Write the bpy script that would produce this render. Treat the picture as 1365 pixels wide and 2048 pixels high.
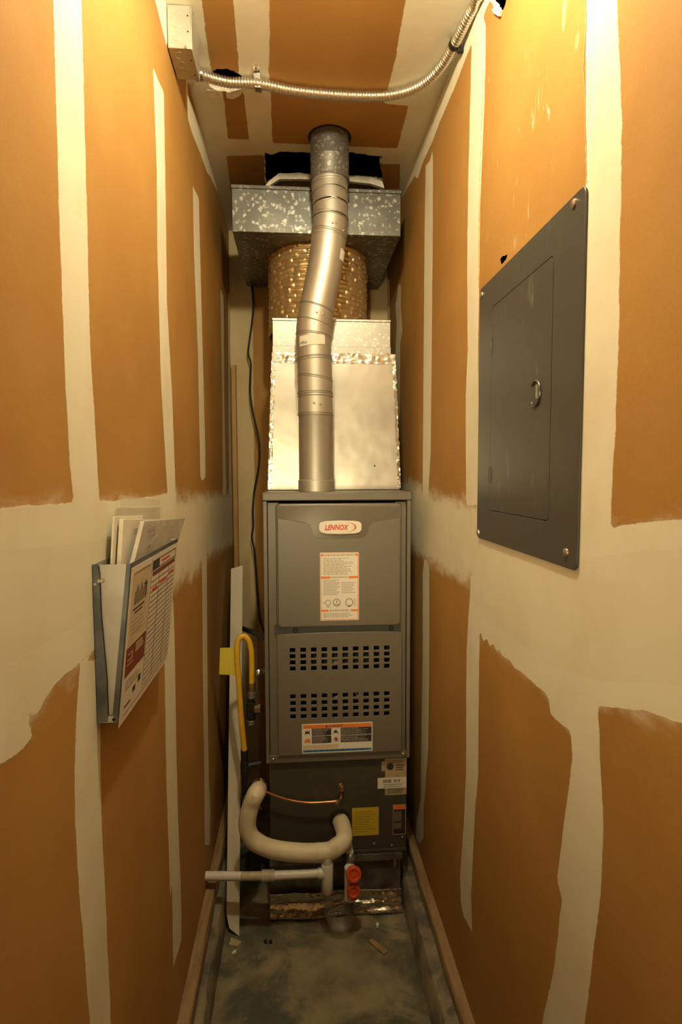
import bpy, bmesh, math, random
import numpy as np
from mathutils import Vector, Matrix, noise
from mathutils.geometry import delaunay_2d_cdt, tessellate_polygon

random.seed(7)
for o in list(bpy.data.objects):
    bpy.data.objects.remove(o, do_unlink=True)
SC = bpy.context.scene
COL = SC.collection

# ------------------------------------------------------------------ camera
F_PX, PITCH, YAW, ROLL = 1136.85, -0.0654, 0.0785, -0.0032
CAM = Vector((0.2735, 0.0, 1.3759))
c_, s_ = math.cos(YAW), math.sin(YAW)
cp_, sp_ = math.cos(PITCH), math.sin(PITCH)
Rv = Vector((c_, -s_, 0)); Fv = Vector((s_*cp_, c_*cp_, sp_)); Uv = Vector((-s_*sp_, -c_*sp_, cp_))
cr_, sr_ = math.cos(ROLL), math.sin(ROLL)
Rv, Uv = cr_*Rv + sr_*Uv, -sr_*Rv + cr_*Uv
camd = bpy.data.cameras.new('camera'); camo = bpy.data.objects.new('camera', camd); COL.objects.link(camo)
camd.sensor_fit = 'VERTICAL'; camd.sensor_height = 36.0; camd.sensor_width = 24.0
camd.lens = F_PX/2048.0*36.0; camd.clip_start = 0.02
camo.matrix_world = Matrix(((Rv.x, Uv.x, -Fv.x, CAM.x), (Rv.y, Uv.y, -Fv.y, CAM.y), (Rv.z, Uv.z, -Fv.z, CAM.z), (0, 0, 0, 1)))
SC.camera = camo

# ------------------------------------------------------------------ world, exposure
w = bpy.data.worlds.new('world'); SC.world = w; w.use_nodes = True
w.node_tree.nodes['Background'].inputs[0].default_value = (0.02, 0.015, 0.01, 1)
w.node_tree.nodes['Background'].inputs[1].default_value = 0.05
SC.view_settings.view_transform = 'Standard'; SC.view_settings.look = 'None'
SC.view_settings.gamma = 1.0; SC.view_settings.exposure = 0.0
SC.view_settings.use_curve_mapping = False
BULB = (0.34, 0.78, 2.33)          # bare bulb under the ceiling, above the frame
BULB_COL = (1.0, 0.90, 0.60)
BULB_POW = 770.0
hl = bpy.data.lights.new('doorway_fill_light', 'AREA'); hl.shape = 'RECTANGLE'; hl.size = 0.30; hl.size_y = 0.40
hl.energy = 2.2; hl.color = (1.0, 0.80, 0.45); hl.spread = math.radians(40)
ho = bpy.data.objects.new('doorway_fill_light', hl); COL.objects.link(ho)      # unseen fill light added behind the camera to lift furnace and mid walls
ho.location = (-0.04, -1.05, 1.22)
ho.rotation_euler = (Vector((0.42, 1.69, 1.26))-Vector(ho.location)).to_track_quat('-Z', 'Y').to_euler()

# ------------------------------------------------------------------ room numbers
XR, YB, ZC = 0.6723, 2.4837, 2.3989
Y0 = -0.45
XF, YF, ZT = 0.1746, 1.6936, 1.3247
XF2 = XF + 0.4445

# ------------------------------------------------------------------ materials
def new_mat(name):
    m = bpy.data.materials.new(name); m.use_nodes = True
    nt = m.node_tree
    return m, nt, nt.nodes['Principled BSDF']
def L(nt, a, b): nt.links.new(a, b)
def nd(nt, t, **kw):
    n = nt.nodes.new(t)
    for k, v in kw.items():
        if k.startswith('i_'): n.inputs[int(k[2:])].default_value = v
        else: setattr(n, k, v)
    return n
def coords(nt, scale=(1, 1, 1)):
    tc = nd(nt, 'ShaderNodeTexCoord'); mp = nd(nt, 'ShaderNodeMapping')
    mp.inputs['Scale'].default_value = scale
    L(nt, tc.outputs['Object'], mp.inputs[0]); return mp.outputs[0]
def tex_noise(nt, co, scale, detail=4, rough=0.55, dist=0):
    n = nd(nt, 'ShaderNodeTexNoise'); n.inputs['Scale'].default_value = scale
    n.inputs['Detail'].default_value = detail; n.inputs['Roughness'].default_value = rough
    n.inputs['Distortion'].default_value = dist
    L(nt, co, n.inputs['Vector']); return n.outputs['Fac']
def math_n(nt, op, a, b=None, clamp=False):
    n = nd(nt, 'ShaderNodeMath', operation=op); n.use_clamp = clamp
    for i, v in enumerate((a, b)):
        if v is None: continue
        if isinstance(v, (int, float)): n.inputs[i].default_value = v
        else: L(nt, v, n.inputs[i])
    return n.outputs[0]
def maprange(nt, v, a, b, c=0.0, d=1.0, smooth=True):
    n = nd(nt, 'ShaderNodeMapRange'); n.interpolation_type = 'SMOOTHSTEP' if smooth else 'LINEAR'
    L(nt, v, n.inputs[0]); n.inputs[1].default_value = a; n.inputs[2].default_value = b
    n.inputs[3].default_value = c; n.inputs[4].default_value = d; return n.outputs[0]
def mix(nt, f, a, b):
    n = nd(nt, 'ShaderNodeMix'); n.data_type = 'RGBA'
    if isinstance(f, (int, float)): n.inputs[0].default_value = f
    else: L(nt, f, n.inputs[0])
    for i, v in ((6, a), (7, b)):
        if isinstance(v, tuple): n.inputs[i].default_value = (*v[:3], 1)
        else: L(nt, v, n.inputs[i])
    return n.outputs[2]
def bump(nt, h, strength, dist, bs):
    b = nd(nt, 'ShaderNodeBump'); b.inputs['Strength'].default_value = strength
    b.inputs['Distance'].default_value = dist
    L(nt, h, b.inputs['Height']); L(nt, b.outputs[0], bs.inputs['Normal'])

def mat(name, col, rough=0.5, metal=0.0, var=0.0, vscale=20, dark=None, bmp=0.0, bscale=80, bdist=0.002, stretch=(1, 1, 1), coat=0.0):
    m, nt, bs = new_mat(name)
    bs.inputs['Roughness'].default_value = rough; bs.inputs['Metallic'].default_value = metal
    bs.inputs['Base Color'].default_value = (*col, 1)
    if coat: bs.inputs['Coat Weight'].default_value = coat
    co = coords(nt, stretch)
    if var:
        d = dark or tuple(x*0.5 for x in col)
        f = maprange(nt, tex_noise(nt, co, vscale, 5), 0.35, 0.7)
        L(nt, mix(nt, math_n(nt, 'MULTIPLY', f, var), col, d), bs.inputs['Base Color'])
    if bmp: bump(nt, tex_noise(nt, co, bscale, 3), bmp, bdist, bs)
    return m

PAPER = (0.43, 0.235, 0.062)
MUD = (0.77, 0.735, 0.58)
def drywall(name, MUD=MUD, MUD2=(0.68, 0.61, 0.44)):
    m, nt, bs = new_mat(name)
    co = coords(nt)
    def attr(n):
        a = nd(nt, 'ShaderNodeAttribute'); a.attribute_name = n; return a.outputs['Fac']
    n1 = math_n(nt, 'SUBTRACT', tex_noise(nt, co, 160, 3), 0.5)
    n2 = math_n(nt, 'SUBTRACT', tex_noise(nt, co, 22, 3), 0.5)
    h = math_n(nt, 'ADD', attr('hard'), math_n(nt, 'ADD', math_n(nt, 'MULTIPLY', n1, 0.004), math_n(nt, 'MULTIPLY', n2, 0.007)))
    mh = maprange(nt, h, -0.0012, 0.0012)
    mh = math_n(nt, 'MULTIPLY', mh, maprange(nt, tex_noise(nt, co, 5, 4), 0.25, 0.5, 0.86, 1.0))
    co_s = coords(nt, (1, 1.0, 2.2))
    n3 = math_n(nt, 'SUBTRACT', tex_noise(nt, co_s, 14, 5, 0.6), 0.5)
    so = math_n(nt, 'ADD', attr('soft'), math_n(nt, 'MULTIPLY', n3, 0.075))
    ms = maprange(nt, so, -0.022, 0.03)
    ms = math_n(nt, 'MULTIPLY', ms, 0.93)
    co_v = coords(nt, (1, 1.6, 0.5))
    sm = math_n(nt, 'MULTIPLY', maprange(nt, tex_noise(nt, co_v, 26, 6, 0.62, 0.6), 0.60, 0.78, 0, 0.8), maprange(nt, attr('smear'), -0.03, 0.05))
    mk = math_n(nt, 'MAXIMUM', mh, math_n(nt, 'MAXIMUM', ms, sm))
    pv = maprange(nt, tex_noise(nt, co, 3.5, 5), 0.3, 0.7)
    pc = mix(nt, pv, PAPER, (0.37, 0.19, 0.047))
    fib = maprange(nt, tex_noise(nt, coords(nt, (1, 1, 1)), 240, 2), 0.3, 0.7, 0.0, 0.16)
    pc = mix(nt, fib, pc, (0.30, 0.12, 0.02))
    mv = maprange(nt, tex_noise(nt, co, 6, 5, 0.6), 0.40, 0.72, 0, 0.55)
    mc = mix(nt, mv, MUD, MUD2)
    L(nt, mix(nt, mk, pc, mc), bs.inputs['Base Color'])
    bs.inputs['Roughness'].default_value = 0.72
    bs.inputs['Specular IOR Level'].default_value = 0.28
    hh = math_n(nt, 'ADD', math_n(nt, 'MULTIPLY', mk, 0.6), math_n(nt, 'MULTIPLY', tex_noise(nt, co, 60, 4), 0.35))
    bump(nt, hh, 0.35, 0.0015, bs)
    return m

def galv(name, base=(0.46, 0.45, 0.41), lo=(0.13, 0.128, 0.112), scale=78, rough=0.42, metal=0.75):
    m, nt, bs = new_mat(name)
    co = coords(nt)
    v = nd(nt, 'ShaderNodeTexVoronoi'); v.inputs['Scale'].default_value = scale; v.inputs['Randomness'].default_value = 1
    wob = nd(nt, 'ShaderNodeVectorMath', operation='ADD')
    nn = nd(nt, 'ShaderNodeTexNoise'); nn.inputs['Scale'].default_value = 75; L(nt, co, nn.inputs['Vector'])
    sc2 = nd(nt, 'ShaderNodeVectorMath', operation='SCALE'); sc2.inputs['Scale'].default_value = 0.022
    L(nt, nn.outputs['Color'], sc2.inputs[0]); L(nt, co, wob.inputs[0]); L(nt, sc2.outputs[0], wob.inputs[1])
    L(nt, wob.outputs[0], v.inputs['Vector'])
    sep = nd(nt, 'ShaderNodeSeparateColor'); L(nt, v.outputs['Color'], sep.inputs[0])
    f = maprange(nt, sep.outputs[0], 0.45, 0.95)
    f = math_n(nt, 'MULTIPLY', f, maprange(nt, v.outputs['Distance'], 0.62, 0.25))
    n = maprange(nt, tex_noise(nt, co, 9, 4), 0.35, 0.7, 0.0, 0.5)
    f = math_n(nt, 'ADD', f, math_n(nt, 'MULTIPLY', n, 0.35), True)
    L(nt, mix(nt, f, lo, base), bs.inputs['Base Color'])
    bs.inputs['Metallic'].default_value = metal; bs.inputs['Roughness'].default_value = rough
    return m

def crinkle(name, col, rough=0.22, scale=60, strength=0.9, dist=0.004, metal=1.0):
    m, nt, bs = new_mat(name)
    co = coords(nt)
    bs.inputs['Base Color'].default_value = (*col, 1); bs.inputs['Metallic'].default_value = metal; bs.inputs['Roughness'].default_value = rough
    v = nd(nt, 'ShaderNodeTexVoronoi'); v.inputs['Scale'].default_value = scale; L(nt, co, v.inputs['Vector'])
    h = math_n(nt, 'ADD', v.outputs['Distance'], tex_noise(nt, co, scale*0.7, 4))
    bump(nt, h, strength, dist, bs)
    return m

M_WALL = drywall('drywall')
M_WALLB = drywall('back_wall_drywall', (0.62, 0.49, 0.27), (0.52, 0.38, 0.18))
M_GYP = mat('gypsum_core', (0.86, 0.78, 0.62), 0.9, var=0.4, vscale=60, bmp=0.6, bscale=90)
M_GALV = galv('galvanized_spangle')
M_GALV2 = galv('galvanized_fine', (0.58, 0.56, 0.50), (0.38, 0.37, 0.335), 110, 0.45, 0.85)
M_GALVD = galv('galvanized_dull', (0.36, 0.34, 0.30), (0.13, 0.125, 0.11), 110, 0.5, 0.6)
M_SHEET = mat('bright_sheet_metal', (0.58, 0.55, 0.49), 0.36, 1.0, var=0.7, vscale=5, dark=(0.36, 0.345, 0.31), bmp=0.25, bscale=4, bdist=0.02)
M_ALU = mat('aluminium_pipe', (0.56, 0.54, 0.48), 0.50, 0.85, var=0.2, vscale=30, dark=(0.46, 0.44, 0.39))
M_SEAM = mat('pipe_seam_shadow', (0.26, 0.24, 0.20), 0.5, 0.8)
M_COND = mat('flex_conduit_metal', (0.70, 0.67, 0.59), 0.33, 1.0)
M_BOX = mat('junction_box_steel', (0.62, 0.60, 0.53), 0.42, 0.75, var=0.25, vscale=25)
M_FOIL = crinkle('foil_jacket', (0.78, 0.60, 0.32), 0.33, 60, 0.35, 0.002, 0.8)
M_TAPE = mat('foil_tape', (0.66, 0.63, 0.56), 0.27, 1.0, var=0.3, vscale=12, dark=(0.50, 0.47, 0.40), bmp=0.5, bscale=45, bdist=0.004, stretch=(0.6, 1, 1.6))
M_FURN = mat('furnace_paint', (0.138, 0.118, 0.084), 0.38, 0.0, var=0.25, vscale=180, dark=(0.112, 0.094, 0.066), bmp=0.15, bscale=500, bdist=0.0004)
M_FURND = mat('furnace_paint_recess', (0.055, 0.056, 0.05), 0.45)
M_COIL = mat('coil_cabinet_paint', (0.055, 0.050, 0.036), 0.45, 0.0, var=0.3, vscale=40)
M_BASE = mat('dirty_sheet_metal', (0.17, 0.155, 0.12), 0.5, 0.5, var=0.8, vscale=18, dark=(0.05, 0.035, 0.02))
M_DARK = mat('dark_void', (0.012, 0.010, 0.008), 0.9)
M_BLACK = mat('black_rubber', (0.012, 0.011, 0.010), 0.5)
M_IRON = mat('black_iron', (0.03, 0.028, 0.024), 0.4, 0.5)
M_STEELD = mat('dark_folded_steel', (0.10, 0.11, 0.12), 0.35, 0.8, var=0.6, vscale=18, dark=(0.25, 0.25, 0.24))
M_HOLD = mat('holder_sheet_steel', (0.52, 0.50, 0.44), 0.45, 0.55, var=0.25, vscale=30)
M_PANEL = mat('panel_grey_enamel', (0.060, 0.056, 0.047), 0.42, 0.0, var=0.18, vscale=40, dark=(0.075, 0.069, 0.057), bmp=0.05, bscale=300, bdist=0.0004)
def dusty_panel():
    m, nt, bs = new_mat('panel_grey_enamel')
    co = coords(nt, (1, 1.4, 0.6)); z = nd(nt, 'ShaderNodeSeparateXYZ'); L(nt, coords(nt), z.inputs[0])
    f = maprange(nt, tex_noise(nt, co, 30, 5, 0.6, 0.5), 0.56, 0.74, 0, 0.30)
    f = math_n(nt, 'MULTIPLY', f, maprange(nt, tex_noise(nt, coords(nt), 5, 2), 0.45, 0.62))
    L(nt, mix(nt, f, (0.060, 0.056, 0.047), (0.40, 0.36, 0.29)), bs.inputs['Base Color'])
    bs.inputs['Roughness'].default_value = 0.40; bs.inputs['Specular IOR Level'].default_value = 0.4
    return m
M_PANEL = dusty_panel()
M_CHROME = mat('chrome', (0.75, 0.72, 0.65), 0.18, 1.0)
M_SCREW = mat('screw_steel', (0.55, 0.47, 0.36), 0.35, 0.9)
M_BRASS = mat('brass', (0.55, 0.36, 0.12), 0.35, 0.9)
M_COPPER = mat('copper', (0.62, 0.28, 0.12), 0.30, 1.0, var=0.5, vscale=40, dark=(0.25, 0.11, 0.05))
M_PVC = mat('white_pvc', (0.72, 0.69, 0.62), 0.38, var=0.15, vscale=25)
M_PVCD = mat('stained_pvc', (0.50, 0.43, 0.30), 0.5, var=0.4, vscale=60)
M_INS = mat('white_pipe_insulation', (0.74, 0.66, 0.48), 0.5, var=0.3, vscale=14, dark=(0.55, 0.43, 0.26), bmp=0.35, bscale=45, bdist=0.004)
M_YEL = mat('yellow_gas_hose', (0.72, 0.42, 0.025), 0.42, var=0.2, vscale=30)
M_TAG = mat('yellow_tag_card', (0.70, 0.56, 0.06), 0.6, var=0.2, vscale=80)
M_RED = mat('orange_red_plastic', (0.62, 0.075, 0.012), 0.4)
M_WOOD = mat('old_wood', (0.31, 0.20, 0.095), 0.75, var=0.7, vscale=9, dark=(0.14, 0.08, 0.035), bmp=0.3, bscale=30, stretch=(6, 1, 6))
M_LATH = mat('pine_lath', (0.50, 0.28, 0.09), 0.7, var=0.3, vscale=10, stretch=(8, 8, 1))
M_BOARD = mat('white_board', (0.66, 0.58, 0.44), 0.55, var=0.15, vscale=10)
M_WHITE = mat('white_print', (0.72, 0.67, 0.58), 0.5)
M_CREAM = mat('cream_print', (0.62, 0.50, 0.33), 0.5)
M_INK = mat('black_ink', (0.025, 0.022, 0.02), 0.55)
M_GREYINK = mat('grey_ink', (0.36, 0.32, 0.26), 0.55)
M_ORANGE = mat('orange_ink', (0.75, 0.20, 0.03), 0.5)
M_REDINK = mat('red_ink', (0.60, 0.05, 0.015), 0.5)
M_BROWNINK = mat('maroon_ink', (0.20, 0.035, 0.015), 0.5)
M_BLUE = mat('blue_ink', (0.06, 0.22, 0.42), 0.5)
M_YLAB = mat('yellow_label', (0.55, 0.40, 0.03), 0.5)
M_KRAFT = mat('tan_label', (0.44, 0.33, 0.19), 0.55, var=0.3, vscale=60)
M_PAPER = mat('booklet_paper', (0.72, 0.66, 0.54), 0.7, var=0.15, vscale=40)
M_PAPER2 = mat('grey_booklet_cover', (0.45, 0.40, 0.33), 0.5, var=0.4, vscale=25)

def concrete(name, a, b, stain, s=1.0):
    m, nt, bs = new_mat(name)
    co = coords(nt)
    f = maprange(nt, tex_noise(nt, co, 7*s, 6, 0.6), 0.35, 0.68)
    col = mix(nt, f, a, b)
    g = maprange(nt, tex_noise(nt, co, 4.2*s, 5, 0.6, 0.5), 0.46, 0.60, 0, 0.88)
    col = mix(nt, g, col, stain)
    sp = maprange(nt, tex_noise(nt, co, 55, 3), 0.62, 0.75, 0, 0.5)
    col = mix(nt, sp, col, (0.30, 0.24, 0.15))
    L(nt, col, bs.inputs['Base Color'])
    bs.inputs['Roughness'].default_value = 0.75
    bump(nt, tex_noise(nt, co, 40, 6, 0.65), 0.5, 0.003, bs)
    return m
M_FLOOR = concrete('stained_concrete', (0.26, 0.215, 0.125), (0.12, 0.10, 0.06), (0.045, 0.056, 0.040))
M_CURB = concrete('curb_concrete', (0.27, 0.22, 0.14), (0.17, 0.14, 0.095), (0.09, 0.08, 0.06), 2)

def clear(name, tint, alpha):
    m, nt, bs = new_mat(name)
    bs.inputs['Base Color'].default_value = (*tint, 1); bs.inputs['Roughness'].default_value = 0.12
    tr = nd(nt, 'ShaderNodeBsdfTransparent'); mx = nd(nt, 'ShaderNodeMixShader'); mx.inputs[0].default_value = alpha
    out = nt.nodes['Material Output']
    L(nt, tr.outputs[0], mx.inputs[1]); L(nt, bs.outputs[0], mx.inputs[2]); L(nt, mx.outputs[0], out.inputs['Surface'])
    return m
M_CLEAR = clear('clear_trap_plastic', (0.35, 0.33, 0.28), 0.28)
M_BAG = clear('clear_polybag', (0.80, 0.74, 0.62), 0.45)

def emit(name, col, s):
    m, nt, bs = new_mat(name)
    bs.inputs['Emission Color'].default_value = (*col, 1); bs.inputs['Emission Strength'].default_value = s
    bs.inputs['Base Color'].default_value = (0.8, 0.8, 0.8, 1)
    return m
M_BULB = emit('bulb_glow', BULB_COL, BULB_POW)
M_PORC = mat('white_porcelain', (0.75, 0.73, 0.68), 0.3)

# ------------------------------------------------------------------ mesh helpers
def rrect(x0, x1, z0, z1, r, n=5):
    P = []
    for cx, cz, a in ((x1-r, z0+r, -90), (x1-r, z1-r, 0), (x0+r, z1-r, 90), (x0+r, z0+r, 180)):
        for k in range(n+1):
            t = math.radians(a + 90*k/n); P.append((cx+r*math.cos(t), cz+r*math.sin(t)))
    return P
def ellipse(cx, cz, rx, rz, n=24):
    return [(cx+rx*math.cos(2*math.pi*k/n), cz+rz*math.sin(2*math.pi*k/n)) for k in range(n)]
def smooth_path(P, step=0.01):
    P = [Vector(p) for p in P]; Q = [P[0]*2-P[1]] + P + [P[-1]*2-P[-2]]; out = []
    for i in range(1, len(Q)-2):
        a, b, c, d = Q[i-1:i+3]; n = max(2, int((c-b).length/step))
        for k in range(n):
            t = k/n
            out.append(0.5*((2*b)+(c-a)*t+(2*a-5*b+4*c-d)*t*t+(3*b-a-3*c+d)*t*t*t))
    out.append(P[-1]); return out
def resample(P, step):
    out = [P[0]]; acc = 0
    for a, b in zip(P, P[1:]):
        d = (b-a).length; t = step-acc
        while t <= d and d > 0:
            out.append(a+(b-a)*(t/d)); t += step
        acc = (acc+d) % step
    return out

STUFF = {'fine_print', 'small_print', 'print', 'pale_print', 'orange_print', 'table_lines', 'table_header', 'hand_entry', 'script_mark', 'barcode', 'stamp_print', 'diagram', 'thin_rule', 'small_mark', 'lettering', 'text_block'}
class MB:
    def __init__(s): s.v = []; s.f = []
    def add(s, vs, fs):
        o = len(s.v); s.v += [tuple(p) for p in vs]; s.f += [tuple(i+o for i in f) for f in fs]; return s
    def box(s, x0, x1, y0, y1, z0, z1):
        vs = [(x, y, z) for x in (x0, x1) for y in (y0, y1) for z in (z0, z1)]
        return s.add(vs, [(0, 1, 3, 2), (4, 6, 7, 5), (0, 4, 5, 1), (2, 3, 7, 6), (0, 2, 6, 4), (1, 5, 7, 3)])
    def hexa(s, a, b):   # two quads (4 pts each) joined
        return s.add(list(a)+list(b), [(3, 2, 1, 0), (4, 5, 6, 7)]+[(i, (i+1) % 4, 4+(i+1) % 4, 4+i) for i in range(4)])
    def prism(s, poly, fn, w0, w1):   # fn(u, v, w) -> point
        n = len(poly)
        vs = [fn(u, v, w0) for u, v in poly]+[fn(u, v, w1) for u, v in poly]
        tri = tessellate_polygon([[Vector((u, v, 0)) for u, v in poly]])
        fs = [tuple(t) for t in tri]+[tuple(n+i for i in reversed(t)) for t in tri]
        fs += [(i, (i+1) % n, n+(i+1) % n, n+i) for i in range(n)]
        return s.add(vs, fs)
    def ring(s, outer, inner, fn, w0, w1):
        n = len(outer); vs = []
        for w in (w0, w1):
            vs += [fn(u, v, w) for u, v in outer]+[fn(u, v, w) for u, v in inner]
        fs = []
        for i in range(n):
            j = (i+1) % n
            fs += [(i, j, n+j, n+i), (2*n+i, 3*n+i, 3*n+j, 2*n+j), (i, 2*n+i, 2*n+j, j), (n+i, n+j, 3*n+j, 3*n+i)]
        return s.add(vs, fs)
    def tube(s, P, r, n=14, caps=True):
        P = [Vector(p) for p in P]; m = len(P); R = r if isinstance(r, (list, tuple)) else [r]*m
        T = [(P[min(i+1, m-1)]-P[max(i-1, 0)]).normalized() for i in range(m)]
        ref = Vector((0, 0, 1)) if abs(T[0].z) < 0.9 else Vector((1, 0, 0))
        N = (ref-T[0]*ref.dot(T[0])).normalized(); vs = []
        for i in range(m):
            N = (N-T[i]*N.dot(T[i])).normalized(); B = T[i].cross(N)
            for k in range(n):
                a = 2*math.pi*k/n; vs.append(P[i]+(N*math.cos(a)+B*math.sin(a))*R[i])
        fs = [(i*n+k, i*n+(k+1) % n, (i+1)*n+(k+1) % n, (i+1)*n+k) for i in range(m-1) for k in range(n)]
        if caps: fs += [tuple(range(n-1, -1, -1)), tuple((m-1)*n+k for k in range(n))]
        return s.add(vs, fs)
    def lathe(s, prof, org, ax=(0, 0, 1), n=24):   # prof: (radius, height)
        ax = Vector(ax).normalized(); ref = Vector((0, 0, 1)) if abs(ax.z) < 0.9 else Vector((1, 0, 0))
        a = (ref-ax*ref.dot(ax)).normalized(); b = ax.cross(a); org = Vector(org); m = len(prof); vs = []
        for r, h in prof:
            for k in range(n):
                t = 2*math.pi*k/n; vs.append(org+ax*h+(a*math.cos(t)+b*math.sin(t))*max(r, 1e-5))
        fs = [(i*n+k, i*n+(k+1) % n, (i+1)*n+(k+1) % n, (i+1)*n+k) for i in range(m-1) for k in range(n)]
        fs += [tuple(range(n-1, -1, -1)), tuple((m-1)*n+k for k in range(n))]
        return s.add(vs, fs)
    def build(s, name, m, parent=None, bevel=0.0, seg=2, label=None, cat=None, group=None, kind=None, flat=False):
        me = bpy.data.meshes.new(name); me.from_pydata([tuple(p) for p in s.v], [], s.f); me.materials.append(m)
        bm = bmesh.new(); bm.from_mesh(me); bmesh.ops.recalc_face_normals(bm, faces=bm.faces); bm.to_mesh(me); bm.free()
        if not flat:
            me.polygons.foreach_set('use_smooth', [True]*len(me.polygons)); me.set_sharp_from_angle(angle=0.6)
        o = bpy.data.objects.new(name, me); COL.objects.link(o)
        if parent is not None: attach(o, parent)
        if bevel:
            b = o.modifiers.new('bevel', 'BEVEL'); b.width = bevel; b.segments = seg; b.limit_method = 'ANGLE'; b.angle_limit = 0.6
            b.harden_normals = False
        if name in STUFF: kind = 'stuff'
        tag(o, label, cat, group, kind); return o
def attach(o, parent):
    o.parent = parent
    if parent.type == 'EMPTY': o.matrix_parent_inverse = Matrix.Translation(-parent.location)
def tag(o, label=None, cat=None, group=None, kind=None):
    for k, v in (('label', label), ('category', cat), ('group', group), ('kind', kind)):
        if v: o[k] = v
    return o
def thing(name, loc, label, cat, group=None):
    o = bpy.data.objects.new(name, None); COL.objects.link(o); o.location = loc; o.empty_display_size = 0.05
    return tag(o, label, cat, group)
FX = lambda u, v, w: (u, w, v)          # front planes: u = x, v = z, w = y
SX = lambda u, v, w: (w, u, v)          # side planes:  u = y, v = z, w = x
TX = lambda u, v, w: (u, v, w)          # level planes: u = x, v = y, w = z
def text_mb(body, size, fn, u, v, w0, w1, shear=0.0, bold=0.0, width=None, height=None):
    cu = bpy.data.curves.new('lettering', 'FONT'); cu.body = body; cu.size = 1.0; cu.shear = shear; cu.offset = bold
    cu.resolution_u = 3
    to = bpy.data.objects.new('lettering_source', cu); COL.objects.link(to)
    dg = bpy.context.evaluated_depsgraph_get(); me = bpy.data.meshes.new_from_object(to.evaluated_get(dg))
    co = np.array([p.co[:2] for p in me.vertices]); lo, hi = co.min(0), co.max(0)
    sx = (width/(hi[0]-lo[0])) if width else size
    sz = (height/(hi[1]-lo[1])) if height else (size if not width else sx)
    mb = MB(); wm = w1
    vs = [fn(u+(x-lo[0])*sx, v+(z-lo[1])*sz, wm) for x, z in co]
    mb.add(vs, [tuple(p.vertices) for p in me.polygons])
    bpy.data.objects.remove(to); bpy.data.curves.remove(cu); bpy.data.meshes.remove(me)
    return mb
def rects(mb, fn, R, w0, w1):
    for a, b, c, d in R: mb.prism([(a, c), (b, c), (b, d), (a, d)], fn, w0, w1)
    return mb
def para(u0, u1, v0, v1, n, fill=0.5, ragged=0.3, words=True):
    R = []; h = (v1-v0)/n
    for i in range(n):
        z = v1-(i+0.75)*h; e = u1-(u1-u0)*ragged*random.random(); x = u0
        while x < e:
            wl = (u1-u0)*random.uniform(0.05, 0.14) if words else e-u0
            R.append((x, min(x+wl, e), z, z+h*fill)); x += wl+(u1-u0)*0.018
    return R

# ------------------------------------------------------------------ room shell
def sdf(P, poly):
    q = np.array(poly, float); inside = np.zeros(len(P), bool); d = np.full(len(P), 1e9)
    for a, b in zip(q, np.roll(q, -1, 0)):
        ab = b-a; ap = P-a; t = np.clip((ap@ab)/max(ab@ab, 1e-12), 0, 1)
        d = np.minimum(d, np.hypot(ap[:, 0]-t*ab[0], ap[:, 1]-t*ab[1]))
        cr = (a[1] > P[:, 1]) != (b[1] > P[:, 1])
        if abs(b[1]-a[1]) > 1e-12: inside ^= cr & (P[:, 0] < (b[0]-a[0])*(P[:, 1]-a[1])/(b[1]-a[1])+a[0])
    return np.where(inside, d, -d)
def field(P, polys, invert=False):
    r = np.full(len(P), -0.5)
    for q in polys: r = np.maximum(r, sdf(P, q))
    return -r if invert else r
def jag(poly, step=0.006, amp=0.003, seed=1):
    rnd = random.Random(seed); out = []
    for i, a in enumerate(poly):
        b = poly[(i+1) % len(poly)]; n = max(1, int(math.hypot(b[0]-a[0], b[1]-a[1])/step))
        for k in range(n):
            t = k/n; out.append((a[0]+(b[0]-a[0])*t+rnd.uniform(-amp, amp), a[1]+(b[1]-a[1])*t+rnd.uniform(-amp, amp)))
    return out
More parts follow.
